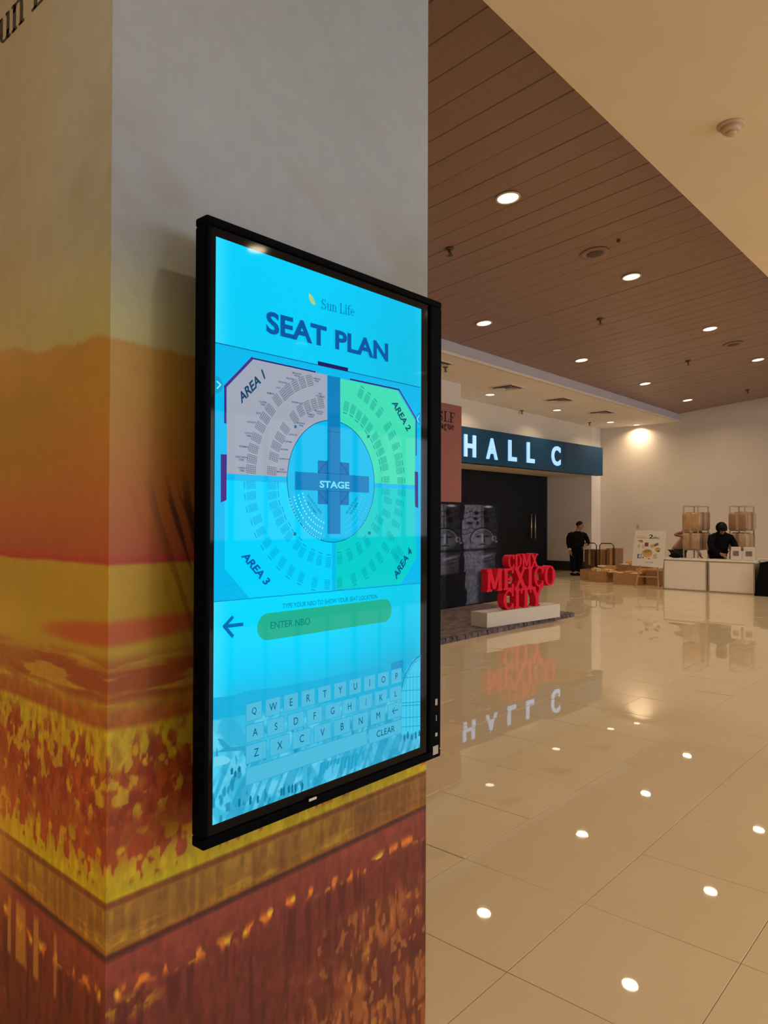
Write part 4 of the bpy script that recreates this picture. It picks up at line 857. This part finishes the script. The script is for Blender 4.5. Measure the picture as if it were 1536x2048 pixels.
# ---- things on the counters
M_PAPER = mat('paper', (.72,.66,.60), .7, noise=.03)
def flat_sheet(px, py, w, l, rot, label, m, h=.004, name='paper_sheet', cat='paper'):
    p = at(px, py, 2, ztc+.003); p.x = min(max(p.x, XC+.13), XC+.34); p.y = at(px, 1100, 0, p.x).y; t = MB().bbox((-w/2, -l/2, 0), (w/2, l/2, h), min(h*.3, .004), Matrix.Rotation(rot, 4, 'Z')).build(name, m, None, False); t.location = (p.x, p.y, ztc+.0015); return tag(t, label, cat)
for (px, wid), lb in (((1472, .20), 'white framed notice standing on the counter, left of two'), ((1498, .22), 'white framed notice standing on the counter, right of two')):
    p = at(px, 1119, 2, ztc); t = thing('notice_stand', lb, 'notice stand', (XC+.10, at(px, 1110, 0, XC+.1).y, ztc+.001), 0, 'framed notices on the counter')
    part(t, 'frame', MB().bbox((-.012, -wid/2, 0), (.012, wid/2, .30), .004), M_PAPER); part(t, 'card', MB().box((-.0145, -wid*.30, .10), (-.0125, wid*.30, .21)), mat('notice_grey', (.20,.17,.16), .6, noise=.25, nscale=60)); part(t, 'foot', MB().box((-.012, -wid/2, 0), (.08, wid/2, .008)), M_PAPER)
flat_sheet(1388, 1112.5, .16, .22, .3, 'white paper lying on the counter near the rack post', M_PAPER)
flat_sheet(1375, 1113.5, .18, .2, -.4, 'yellowish paper sheet lying on the left counter', mat('paper_yellow', (.55,.40,.22), .7, noise=.1))
flat_sheet(1440, 1112, .20, .3, .2, 'sheet of paper held down by the person in black', M_PAPER, .006)
flat_sheet(1528, 1113.5, .2, .2, .0, 'small white box at the right end of the counters', M_PAPER, .05, 'small_box', 'box')
bp = Vector((XC+.27, at(1352, 1108, 0, XC+.27).y, ztc)); tb_ = thing('black_bag', 'crumpled black bag lying on the left end of the counter', 'bag', bp)
wpart(tb_, 'pouch', MB().ell(bp+Vector((0, 0, .046)), (.11, .17, .045)), M_BLK, True); wpart(tb_, 'strap', MB().tube([bp+Vector(v) for v in ((-.05,.1,.08),(-.05,.0,.11),(-.05,-.1,.07))], .010, 6), M_BLK, True)

# ---- easel with the poster board
XE = 16.86; M_WOOD = mat('easel_wood', (0.42, 0.225, 0.095), .5, noise=.2, nscale=6, stretch=(6, 6, 1))
es = thing('easel', 'light wooden easel in front of the cardboard boxes', 'easel', at(1294, 1177, 2, 0))
fl, fr_ = at(1270, 1176, 2, .003), at(1317, 1178.5, 2, .003); apex = Vector((17.14, (fl.y+fr_.y)/2, 1.25))
tl_, tr_ = apex+Vector((0, .10, 0)), apex+Vector((0, -.10, 0))
wpart(es, 'leg', MB().tube([fl, tl_], .018, 6), M_WOOD); wpart(es, 'leg', MB().tube([fr_, tr_], .018, 6), M_WOOD)
wpart(es, 'leg', MB().tube([Vector((17.62, apex.y-.03, .003)), apex], .018, 6), M_WOOD)
def lerp(a, b, t): return a+(b-a)*t
wpart(es, 'ledge', MB().tube([lerp(fl, tl_, .36)+Vector((-.03,.07,0)), lerp(fr_, tr_, .36)+Vector((-.03,-.07,0))], .020, 6), M_WOOD)
wpart(es, 'crossbar', MB().tube([lerp(fl, tl_, .22), lerp(fr_, tr_, .22)], .014, 6), M_WOOD); wpart(es, 'head', MB().box((17.11, apex.y-.13, 1.22), (17.17, apex.y+.13, 1.27)), M_WOOD)
XB = 16.93
cnr = [at(1263.5, 1131, 0, XB), at(1326, 1136, 0, XB), at(1332, 1061.5, 0, XB+.10), at(1270.5, 1061, 0, XB+.10)]
pb = thing('poster_board', 'white poster board with food pictures and 2shop lettering on the easel', 'poster', cnr[0])
bn = (cnr[1]-cnr[0]).cross(cnr[3]-cnr[0]).normalized()
if bn.x > 0: bn = -bn
wpart(pb, 'board', MB().prism(cnr, -bn*.012), mat('poster_white', (.70,.66,.62), .6, noise=.02))
def bu(u, v, o=.001): return cnr[0]+(cnr[1]-cnr[0])*u+(cnr[3]-cnr[0])*v+bn*o
def blob(u, v, ru, rv, c, nm, rot=0, sides=14, o=.0015):
    P = [bu(u+ru*math.cos(a)*math.cos(rot)-rv*math.sin(a)*math.sin(rot), v+ru*math.cos(a)*math.sin(rot)+rv*math.sin(a)*math.cos(rot), o) for a in (np.linspace(0, 2*math.pi, sides+1)[:-1]+(math.pi/4 if sides == 4 else 0))]
    return wpart(pb, nm, MB().add(P, [tuple(range(len(P)))]), mat('ink_%d_%d_%d' % c, rgb(*c), .6, noise=.1, nscale=20))
for a in ((.46,.38,.17,.115,(206,160,96),'printed_basket',.1),(.46,.43,.13,.045,(222,186,130),'printed_bread',.1),(.78,.50,.09,.055,(198,160,70),'printed_dish',0),(.80,.45,.05,.018,(70,40,30),'printed_sauce',0),(.20,.70,.09,.03,(190,150,100),'printed_loaf',-.3),(.24,.72,.05,.015,(90,50,30),'printed_topping',-.3),(.60,.58,.07,.05,(205,165,100),'printed_bun',0),(.17,.56,.05,.05,(200,170,130),'printed_snack',0),(.30,.55,.04,.05,(205,180,140),'printed_wafer',0)): blob(a[0],a[1],a[2],a[3],a[4],a[5],a[6])
blob(.41,.62,.085,.075,(130,52,60),'printed_pack',.05,4); blob(.72,.63,.10,.05,(120,100,104),'printed_tin',.4,4); blob(.22,.28,.095,.085,(60,96,130),'printed_carton',.03,4); blob(.235,.285,.05,.06,(205,200,196),'printed_label',.03,4,.0022); blob(.72,.30,.08,.09,(190,180,150),'printed_cup',.3,4); blob(.53,.225,.02,.02,(40,80,120),'printed_dot',0); blob(.34,.25,.022,.018,(40,50,60),'printed_dot',0)
M_BLACKINK = mat('black_ink', (.012,.012,.014), .5, noise=.1)
def btext(s, u0, v0, u1, v1, m, bold=0): o = bu(u0, v0, .002); wpart(pb, 'poster_text', text(s, o, bu(u1, v0, .002)-o, bu(u0, v1, .002)-o, bold), m)
btext('2', .47, .795, .60, .905, M_BLACKINK, .02); btext('shop', .61, .775, .90, .86, M_BLACKINK, .02)
o = bu(.07, .80, .002); wpart(pb, 'poster_rule', MB().add([bu(.07,.795,.002), bu(.47,.795,.002), bu(.47,.80,.002), bu(.07,.80,.002)], [(0,1,2,3)]), M_BLACKINK)
wpart(pb, 'poster_logo', MB().add([bu(.10,.82,.002), bu(.40,.82,.002), bu(.40,.865,.002), bu(.10,.865,.002)], [(0,1,2,3)]), mat('ink_cream', rgb(222,196,160), .6, noise=.2, nscale=30))
btext('Sun Life', .44, .115, .68, .15, mat('ink_grey', (.12,.11,.1), .6, noise=.1))

# ---- cardboard boxes
M_CARD = mat('cardboard', (0.40, 0.22, 0.10), .75, noise=.12, nscale=5, stretch=(1, 1, 6)); M_CARDIN = mat('cardboard_inside', (0.55, 0.34, 0.13), .8, noise=.1)
M_REDINK = mat('red_stamp_ink', (.20,.035,.02), .6, noise=.3, nscale=30)
def carton(label, x0, x1, y0, y1, h, stamp=None, rot=0.0, flaps=True):
    c = Vector(((x0+x1)/2, (y0+y1)/2, .004)); t = thing('cardboard_box', label, 'box', c, rot, 'cardboard boxes on the floor'); a, b = (x1-x0)/2, (y1-y0)/2; w = .008
    part(t, 'wall', MB().box((-a, -b, 0), (-a+w, b, h)), M_CARD); part(t, 'wall', MB().box((a-w, -b, 0), (a, b, h)), M_CARD)
    part(t, 'wall', MB().box((-a+w, -b, 0), (a-w, -b+w, h)), M_CARD); part(t, 'wall', MB().box((-a+w, b-w, 0), (a-w, b, h)), M_CARD); part(t, 'bottom', MB().box((-a+w, -b+w, 0), (a-w, b-w, w)), M_CARDIN)
    if flaps:
        part(t, 'flap', MB().prism([(a, -b+.01, h), (a, b-.01, h), (a+.05, b-.03, h+.13), (a+.05, -b+.03, h+.13)], (.004, 0, .003)), M_CARDIN)
        part(t, 'flap', MB().prism([(-a+.01, -b, h), (a-.01, -b, h), (a-.03, -b-.09, h-.02), (-a+.03, -b-.09, h-.02)], (0, .003, .004)), M_CARDIN)
    if stamp: part(t, 'printed_mark', text(stamp, (-a+.12, -b-.0015, h*.30), (.34, 0, 0), (0, 0, h*.34), .03), M_REDINK)
    return t
bx = [('open cardboard box stamped 2GO nearest the person with the trolley', 17.74, 18.34, 8.00, 8.50, .275, '2GO', True), ('long open cardboard box behind the easel legs', 17.42, 18.2, 7.05, 7.68, .29, None, False), ('cardboard box farther back full of yellow packs', 18.75, 19.5, 7.3, 8.15, .42, None, False), ('cardboard box behind the counter end, beside the easel', 17.75, 18.4, 6.36, 6.98, .36, '2GO', False), ('narrow cardboard box against the back of the stamped box', 18.0, 18.5, 8.56, 8.86, .29, None, False)]
for lb, x0, x1, y0, y1, hh, st, fl_ in bx:
    carton(lb, x0, x1, y0, y1, hh, st, 0, fl_)
M_YEL = [mat('pack_yellow', (.78,.48,.12), .4, noise=.3, nscale=10), mat('pack_cream', (.75,.58,.34), .5, noise=.2, nscale=10), mat('pack_orange', (.62,.32,.10), .4, noise=.3, nscale=10)]
random.seed(5); words = ['in the stamped box', 'in the long box behind the easel', 'in the box farther back', 'in the box beside the counter']
for bi, (lb, x0, x1, y0, y1, hh, st, fl_) in enumerate(bx[:4]):
    n = 0
    for i in range(2):
        for j in range(3):
            x = x0+.03+(x1-x0-.06)*(i+.5)/2; y = y0+.03+(y1-y0-.06)*(j+.5)/3; l = (x1-x0-.08)/4; w = (y1-y0-.08)/6
            M = Matrix.Translation((x, y, .013)) @ Matrix.Rotation(random.uniform(-.06, .06), 4, 'Z')
            g = thing('goods_pack', '%s pack %s, %s row, %s' % (['yellow', 'cream', 'orange'][(i+j+bi) % 3], words[bi], ['near', 'far'][i], ['right', 'middle', 'left'][j]), 'package', (x, y, .013), 0, 'packs in the cardboard boxes')
            hp = hh+random.uniform(-.02, .075); wpart(g, 'pouch', MB().bbox((-l*.93, -w*.93, 0), (l*.93, w*.93, hp), .02, M), M_YEL[(i+j+bi) % 3], True)
            wpart(g, 'seal', MB().box((-l*.7, -.004, hp-.004), (l*.7, .004, hp+.022), M), M_YEL[(i+j+bi) % 3])
flat = MB().prism([(17.80, 8.10, .40), (18.0, 8.12, .405), (18.03, 8.34, .41), (17.85, 8.30, .40)], (0, 0, .012)).build('white_leaflet', M_PAPER); tag(flat, 'white leaflet lying on top of the stamped cardboard box', 'leaflet')
# trolley with cartons
tp = at(1186, 1150, 2, 0); TX, TY = 20.15, at(1210, 1146, 0, 20.15).y
tr = thing('platform_trolley', 'platform trolley with bent tube handles loaded with cartons by the wall', 'trolley', (TX, TY, 0)); M_TUBE = mat('trolley_tube', (.05,.035,.03), .4, .5, noise=.1)
wpart(tr, 'deck', MB().bbox((TX-.30, TY-.45, .16), (TX+.30, TY+.55, .20), .008), M_TUBE)
for x in (-.24, .24):
    for y in (-.38, .48): wpart(tr, 'wheel', MB().lathe([(.0, -.02), (.07, -.02), (.07, .02), (.0, .02)], (TX+x, TY+y, .074), 14, M=Matrix.Rotation(math.pi/2, 4, 'X')), M_TUBE); wpart(tr, 'caster', MB().box((TX+x-.02, TY+y-.03, .10), (TX+x+.02, TY+y+.03, .161)), M_TUBE)
for y0 in (-.40, .12): wpart(tr, 'handle', MB().tube([(TX-.31, TY+y0+.42, .2), (TX-.31, TY+y0+.42, .88), (TX-.31, TY+y0+.36, .94), (TX-.31, TY+y0+.06, .94), (TX-.31, TY+y0, .88), (TX-.31, TY+y0, .2)], .016, 8), M_TUBE, True)
for k, (ya, yb_, hh, lb) in enumerate(((-.44, -.16, .60, 'brown carton on the trolley, right one'), (-.13, .16, .56, 'brown carton on the trolley, middle one'), (.19, .52, .55, 'dark brown carton on the trolley, left one behind the standing person'))):
    t = thing('carton', lb, 'carton', (TX, TY+(ya+yb_)/2, .205), 0, 'cartons on the trolley'); wpart(t, 'body', MB().bbox((TX-.27, TY+ya, .2015), (TX+.27, TY+yb_, .20+hh), .012), mat('kraft_%d' % k, ((.27,.135,.065), (.30,.15,.075), (.15,.075,.04))[k], .6, noise=.15, nscale=6)); wpart(t, 'tape', MB().box((TX-.275, TY+(ya+yb_)/2-.03, .30), (TX-.268, TY+(ya+yb_)/2+.03, .205+hh)), M_CARDIN)
p = at(1275.5, 1053, 0, XW); t = thing('wall_socket', 'small socket plate on the right wall above the easel', 'socket', p); wpart(t, 'plate', MB().bbox((XW-.012, p.y-.04, p.z-.06), (XW-.001, p.y+.04, p.z+.06), .003), M_DET); wpart(t, 'switch', MB().box((XW-.016, p.y-.012, p.z-.02), (XW-.0125, p.y+.012, p.z+.02)), M_DET)

# ------------------------------------------------------------------ people
IR = Vector((math.sin(YAW), -math.cos(YAW), 0)); IC = Vector((-math.cos(YAW), -math.sin(YAW), 0))
M_SKIN = mat('skin', (0.33, 0.155, 0.095), .5, noise=.05, nscale=12); M_HAIR = mat('black_hair', (0.005, 0.0045, 0.0045), .6, spec=.15, noise=.3, nscale=40)
M_BLACKW = mat('black_fabric', (0.004, 0.004, 0.006), .85, spec=.08, noise=.25, nscale=10, bump=.2, bscale=25); M_DENIM = mat('dark_denim', (0.018, 0.02, 0.03), .8, noise=.2, nscale=20)
def skin_mesh(V, E, R, root, sub=2):
    me = bpy.data.meshes.new('sk'); me.from_pydata([tuple(v) for v in V], E, []); ob = bpy.data.objects.new('sk', me); COL.objects.link(ob)
    md = ob.modifiers.new('Skin', 'SKIN'); md.use_smooth_shade = True
    for i, sv in enumerate(me.skin_vertices[0].data):
        r = R[i]; sv.radius = r if isinstance(r, tuple) else (r, r); sv.use_root = (i == root)
    s = ob.modifiers.new('Sub', 'SUBSURF'); s.levels = sub; s.render_levels = sub
    dg = bpy.context.evaluated_depsgraph_get(); out = bpy.data.meshes.new_from_object(ob.evaluated_get(dg))
    COL.objects.unlink(ob); bpy.data.objects.remove(ob); bpy.data.meshes.remove(me); return out
def hand_tubes(mb, wrist, d, side, thumb, curl):
    """palm, four fingers and a thumb: d pointing direction, side across the palm, thumb direction, curl bends the fingers"""
    d, side, thumb, curl = d.normalized(), side.normalized(), thumb.normalized(), curl.normalized()
    pc = wrist+d*.045; mb.tube([wrist-d*.01, wrist+d*.02, wrist+d*.06, wrist+d*.088], [.024, .032, .036, .028], 10)
    for i, l in enumerate((.066, .078, .074, .058)):
        b = wrist+d*.078+side*(.030-.020*i); m1 = b+d*l*.45+curl*l*.10; m2 = b+d*l*.78+curl*l*.38; e = b+d*l*.92+curl*l*.62
        mb.tube([b-d*.015, b, m1, m2, e], [.010, .0098, .009, .0082, .006], 7)
    b = wrist+d*.03+side*.028; mb.tube([b-side*.01, b+side*.012+thumb*.012, b+side*.022+thumb*.035+d*.012, b+side*.018+thumb*.055+d*.035], [.012, .0115, .010, .007], 7)
def person(name, label, base, J, body_r, cloth):
    """J: joints as (right, towards camera, up) from the base point"""
    def w(p): return base+IR*p[0]+IC*p[1]+Vector((0, 0, p[2]))
    t = thing(name, label, 'person', base)
    return t, w
def build_person(label, base, J, R, chain, cloth_sets, hands, face_dir, hair_spec, shoes=True, sub=2, phead=None):
    t, w = person('person', label, base, J, R, None); idx = {k: i for i, k in enumerate(J)}
    V = [w(J[k]) for k in J]; E = [(idx[a], idx[b]) for a, b in chain]
    me = skin_mesh(V, E, [R[k] for k in J], idx['pelvis'], sub); mb = MB(); mb.add([v.co for v in me.vertices], [tuple(p.vertices) for p in me.polygons]); bpy.data.meshes.remove(me)
    fd = (IR*face_dir[0]+IC*face_dir[1]+Vector((0,0,face_dir[2]))).normalized(); up = Vector((0,0,1)); sd_ = fd.cross(up).normalized(); fu = sd_.cross(fd).normalized(); hc = w(J['head'])
    mb.ell(hc+fu*.01, (.078, .095, .115), Matrix((sd_, fd, fu)).transposed(), 16, 12)           # skull
    mb.ell(hc-fu*.055+fd*.03, (.055, .062, .055), Matrix((sd_, fd, fu)).transposed(), 12, 8)     # jaw
    mb.tube([hc+fd*.088+fu*.012, hc+fd*.108-fu*.018, hc+fd*.092-fu*.028], [.008, .014, .009], 7)  # nose
    for s_ in (-1, 1): mb.ell(hc+sd_*s_*.080-fu*.01-fd*.005, (.014, .024, .034), Matrix((sd_, fd, fu)).transposed(), 8, 6)
    for wr, dr, sdv, th, cu in hands: mb.v and hand_tubes(mb, w(wr), *[IR*q[0]+IC*q[1]+Vector((0,0,q[2])) for q in (dr, sdv, th, cu)])
    mb.build('body', M_SKIN, t, True)
    for s_ in (-1, 1):
        MB().ell(hc+sd_*s_*.032+fd*.086+fu*.018, (.011, .006, .006), Matrix((sd_, fd, fu)).transposed(), 8, 6).build('eye', M_HAIR, t, True)
        MB().tube([hc+sd_*s_*.018+fd*.092+fu*.036, hc+sd_*s_*.05+fd*.08+fu*.036], .005, 6).build('eyebrow', M_HAIR, t, True)
    MB().tube([hc-sd_*.022+fd*.088-fu*.058, hc+fd*.094-fu*.056, hc+sd_*.022+fd*.088-fu*.058], .006, 6).build('mouth', mat('lips', (.25,.09,.07), .5, noise=.05), t, True)
    hm = MB(); n, m_ = 16, 8; vs = []; fs = []; grow, low = hair_spec
    for i in range(m_+1):
        th = math.pi*.5*i/m_*low
        for k in range(n):
            a = 2*math.pi*k/n; q = math.sin(a); th2 = th*(1.0 if q < .2 else 1-.42*q)
            vs.append(hc+fu*.012-fd*.008+sd_*(.084+grow)*math.sin(th2)*math.cos(a)+fd*(.103+grow)*math.sin(th2)*math.sin(a)+fu*(.122+grow)*math.cos(th2))
    for i in range(m_):
        for k in range(n): fs.append((i*n+k, (i+1)*n+k, (i+1)*n+(k+1) % n, i*n+(k+1) % n))
    hm.add(vs, fs).build('hair', M_HAIR, t, True)
    for nm, keys, ch, rr, m, root in cloth_sets:
        ix = {k: i for i, k in enumerate(keys)}; cm = skin_mesh([w(keys[k]) for k in keys], [(ix[a], ix[b]) for a, b in ch], [rr[k] for k in keys], ix[root], sub); link(nm, cm, m, t, True)
    return t, w
def loft(mb, w, secs, n=18):
    """torso: sections (right, towards, up, half width, half depth)"""
    vs = []; fs = []
    for r_, c_, z_, a_, b_ in secs:
        for k in range(n):
            q = 2*math.pi*k/n; vs.append(w((r_+a_*math.cos(q), c_+b_*math.sin(q), z_)))
    for i in range(len(secs)-1):
        for k in range(n): fs.append((i*n+k, i*n+(k+1) % n, (i+1)*n+(k+1) % n, (i+1)*n+k))
    fs += [tuple(range(n-1,-1,-1)), tuple((len(secs)-1)*n+k for k in range(n))]
    return mb.add(vs, fs)
def top(t, w, name, m, secs, sleeves):
    mb = loft(MB(), w, secs)
    for pts, rad in sleeves: mb.tube([w(p) for p in pts], rad, 12)
    return mb.build(name, m, t, True)
def shoe(t, p, d):
    d = d.normalized(); M = Matrix.Translation(p) @ Matrix((d, Vector((-d.y, d.x, 0)), Vector((0,0,1)))).transposed().to_4x4()
    mb = MB(); sec = [(-.08, .036, .075), (-.04, .042, .085), (.04, .044, .07), (.11, .046, .05), (.165, .036, .035), (.185, .012, .022)]; vs = []; fs = []; n = 10
    for x, hw_, hh in sec:
        for k in range(n):
            a = math.pi*2*k/n; vs.append(M @ Vector((x, hw_*math.cos(a), max(0.0, hh/2+hh/2*math.sin(a)*1.0))))
    for i in range(len(sec)-1):
        for k in range(n): fs.append((i*n+k, (i+1)*n+k, (i+1)*n+(k+1) % n, i*n+(k+1) % n))
    fs += [tuple(range(n)), tuple((len(sec)-1)*n+k for k in range(n-1, -1, -1))]
    mb.add(vs, fs).build('shoe', M_HAIR, t, True)

# standing person with the trolley
b = at(1152, 1151, 2, .004); base = Vector((b.x, b.y, .004))
J = dict(pelvis=(.0,0,.80), belly=(.02,.02,.95), chest=(.03,.01,1.13), neck=(.06,.0,1.30), head=(.105,.02,1.435), rs=(-.17,.02,1.20), re=(-.235,.03,.95), rw=(-.20,.10,.74), ls=(.23,.0,1.20), le=(.33,.08,.96), lw=(.21,.26,.87), rh=(-.09,0,.76), rk=(-.09,.03,.43), ra=(-.085,-.01,.09), lh=(.10,0,.76), lk=(.09,.04,.43), la=(.075,.0,.09))
R = dict(pelvis=.09, belly=.09, chest=.09, neck=.055, head=.07, rs=.05, re=.042, rw=.03, ls=.05, le=.042, lw=.03, rh=.085, rk=.062, ra=.045, lh=.085, lk=.062, la=.045)
CH = [('pelvis','belly'),('belly','chest'),('chest','neck'),('neck','head'),('chest','rs'),('rs','re'),('re','rw'),('chest','ls'),('ls','le'),('le','lw'),('pelvis','rh'),('rh','rk'),('rk','ra'),('pelvis','lh'),('lh','lk'),('lk','la')]
def sub_j(ks): return {k: J[k] for k in ks}
tr_j = sub_j(['pelvis','rh','rk','ra','lh','lk','la']); tr_R = dict(pelvis=(.16,.13), rh=.115, rk=.098, ra=.085, lh=.115, lk=.098, la=.085)
per1, w1 = build_person('person in black standing beside the trolley, looking to the right', base, J, R, CH,
    [('trousers', tr_j, [('pelvis','rh'),('rh','rk'),('rk','ra'),('pelvis','lh'),('lh','lk'),('lk','la')], tr_R, M_BLACKW, 'pelvis')],
    [((-.20,.10,.74), (.10,.05,-1), (.2,1,0), (.3,.4,-.4), (.5,.0,-.2)), ((.21,.26,.87), (-.7,.5,-.35), (.3,.6,.8), (.2,.5,.5), (-.3,.1,-.8))], (.86,.42,-.10), (.012, 1.0))
top(per1, w1, 'shirt', M_BLACKW, [(.0,0,.70,.175,.14),(.01,.01,.80,.20,.16),(.02,.025,.95,.215,.18),(.03,.01,1.10,.215,.155),(.035,.0,1.20,.205,.13),(.04,.0,1.245,.15,.10),(.055,.0,1.285,.075,.07)],
    [([(-.10,.01,1.205),(-.175,.02,1.18),(-.225,.025,1.08),(-.240,.03,.95),(-.222,.06,.85),(-.212,.08,.80)], [.07,.078,.066,.056,.050,.048]), ([(.17,.0,1.205),(.245,.01,1.17),(.30,.04,1.07),(.33,.08,.965),(.295,.14,.925),(.265,.18,.905)], [.07,.078,.066,.056,.050,.048])])
shoe(per1, w1((-.085,-.01,0)), IC*.8+IR*.5); shoe(per1, w1((.075,.0,0)), IC*.7+IR*.7)
q = w1((-.20,.10,.765)); MB().lathe([(.036, -.02), (.039, 0), (.036, .02)], q, 14).build('wristband', mat('white_band', (.75,.65,.62), .6, noise=.02), per1, True)
q = w1((.14,.33,.84)); pp = MB().prism([q+IR*-.07-IC*.02+Vector((0,0,-.02)), q+IR*.09+Vector((0,0,-.01)), q+IR*.09+IC*.1+Vector((0,0,.0)), q-IR*.07+IC*.1+Vector((0,0,-.01))], (0,0,.012)).build('tan_pouch', mat('tan_paper', (.42,.27,.15), .6, noise=.1)); tag(pp, 'flat tan pouch held by the standing person in black', 'pouch')

# person in black behind the counter, head bowed over papers
b = at(1438, 1110, 0, 17.82); base = Vector((b.x, b.y, .004))
J2 = dict(pelvis=(.0,-.06,.84), belly=(.0,-.03,1.0), chest=(.01,.06,1.18), neck=(.0,.13,1.33), head=(-.02,.21,1.405), rs=(-.19,.08,1.24), re=(-.27,.20,.98), rw=(-.17,.47,.845), ls=(.21,.08,1.24), le=(.29,.20,.98), lw=(.17,.47,.845), rh=(-.10,-.06,.80), rk=(-.10,-.02,.44), ra=(-.10,-.05,.09), lh=(.10,-.06,.80), lk=(.10,-.02,.44), la=(.10,-.05,.09))
J = J2; tr_j = sub_j(['pelvis','rh','rk','ra','lh','lk','la'])
per2, w2_ = build_person('person in a black hooded top bowed over papers behind the counter', base, J2, R, CH,
    [('trousers', tr_j, [('pelvis','rh'),('rh','rk'),('rk','ra'),('pelvis','lh'),('lh','lk'),('lk','la')], tr_R, M_BLACKW, 'pelvis')],
    [((-.17,.47,.845), (.35,.8,-.3), (.8,-.3,.2), (.8,.2,.1), (0,0,-1)), ((.17,.47,.845), (-.35,.8,-.3), (-.8,-.3,.2), (-.8,.2,.1), (0,0,-1))], (-.05,.62,-.78), (.02, 1.25))
top(per2, w2_, 'hooded_top', M_BLACKW, [(.0,-.06,.74,.20,.15),(.0,-.05,.86,.21,.16),(.0,-.01,1.02,.22,.16),(.005,.05,1.16,.235,.15),(.005,.07,1.245,.22,.13),(.0,.09,1.30,.15,.11),(.0,.11,1.345,.10,.10)],
    [([(-.11,.06,1.245),(-.20,.08,1.20),(-.255,.14,1.09),(-.275,.20,.99),(-.235,.31,.92),(-.18,.45,.862)], [.085,.094,.078,.068,.056,.046]), ([(.12,.06,1.245),(.215,.08,1.20),(.27,.14,1.09),(.29,.20,.99),(.24,.31,.92),(.18,.45,.862)], [.085,.094,.078,.068,.056,.046])])
hc_ = w2_((-.02,.165,1.445)); MB().ell(hc_, (.125, .125, .13), None, 16, 10).build('hood', M_BLACKW, per2, True)
shoe(per2, w2_((-.10,-.05,0)), IC); shoe(per2, w2_((.10,-.05,0)), IC)
# person bending behind the left rack, bare elbow raised
b = at(1361, 1110, 0, 18.62); base = Vector((b.x, b.y, .004))
J3 = dict(pelvis=(-.05,-.05,.86), belly=(.08,-.02,1.02), chest=(.20,.0,1.20), neck=(.33,.03,1.33), head=(.43,.06,1.38), rs=(.10,.06,1.33), re=(-.20,.12,1.25), rw=(.0,.20,1.20), ls=(.28,-.10,1.16), le=(.38,.0,.92), lw=(.42,.12,.80), rh=(-.12,-.05,.80), rk=(-.12,-.02,.44), ra=(-.12,-.05,.09), lh=(.06,-.05,.80), lk=(.06,-.02,.44), la=(.06,-.05,.09))
J = J3; tr_j = sub_j(['pelvis','rh','rk','ra','lh','lk','la'])
per3, w3 = build_person('person with a bare raised elbow bending behind the left rack', base, J3, R, CH,
    [('trousers', tr_j, [('pelvis','rh'),('rh','rk'),('rk','ra'),('pelvis','lh'),('lh','lk'),('lk','la')], tr_R, M_DENIM, 'pelvis')],
    [((.0,.20,1.20), (1,.2,-.1), (0,.3,1), (.3,.8,.2), (.3,-.6,-.3)), ((.42,.12,.80), (.2,.4,-1), (0,1,.2), (-.4,.6,-.3), (.5,0,-.2))], (.6,.5,-.6), (.014, 1.05))
top(per3, w3, 'shirt', mat('pale_pink_shirt', (.45,.28,.22), .8, noise=.08, nscale=8), [(-.04,-.05,.88,.16,.13),(.02,-.04,.98,.165,.14),(.10,-.02,1.08,.165,.14),(.17,.0,1.18,.16,.135),(.24,.02,1.27,.13,.12),(.31,.03,1.32,.07,.07)],
    [([(.16,.03,1.27),(.10,.06,1.315),(.02,.08,1.312)], [.08,.075,.066]), ([(.24,-.05,1.19),(.29,-.09,1.14),(.32,-.05,1.05)], [.08,.075,.066])])
shoe(per3, w3((-.12,-.05,0)), IC); shoe(per3, w3((.06,-.05,0)), IC)
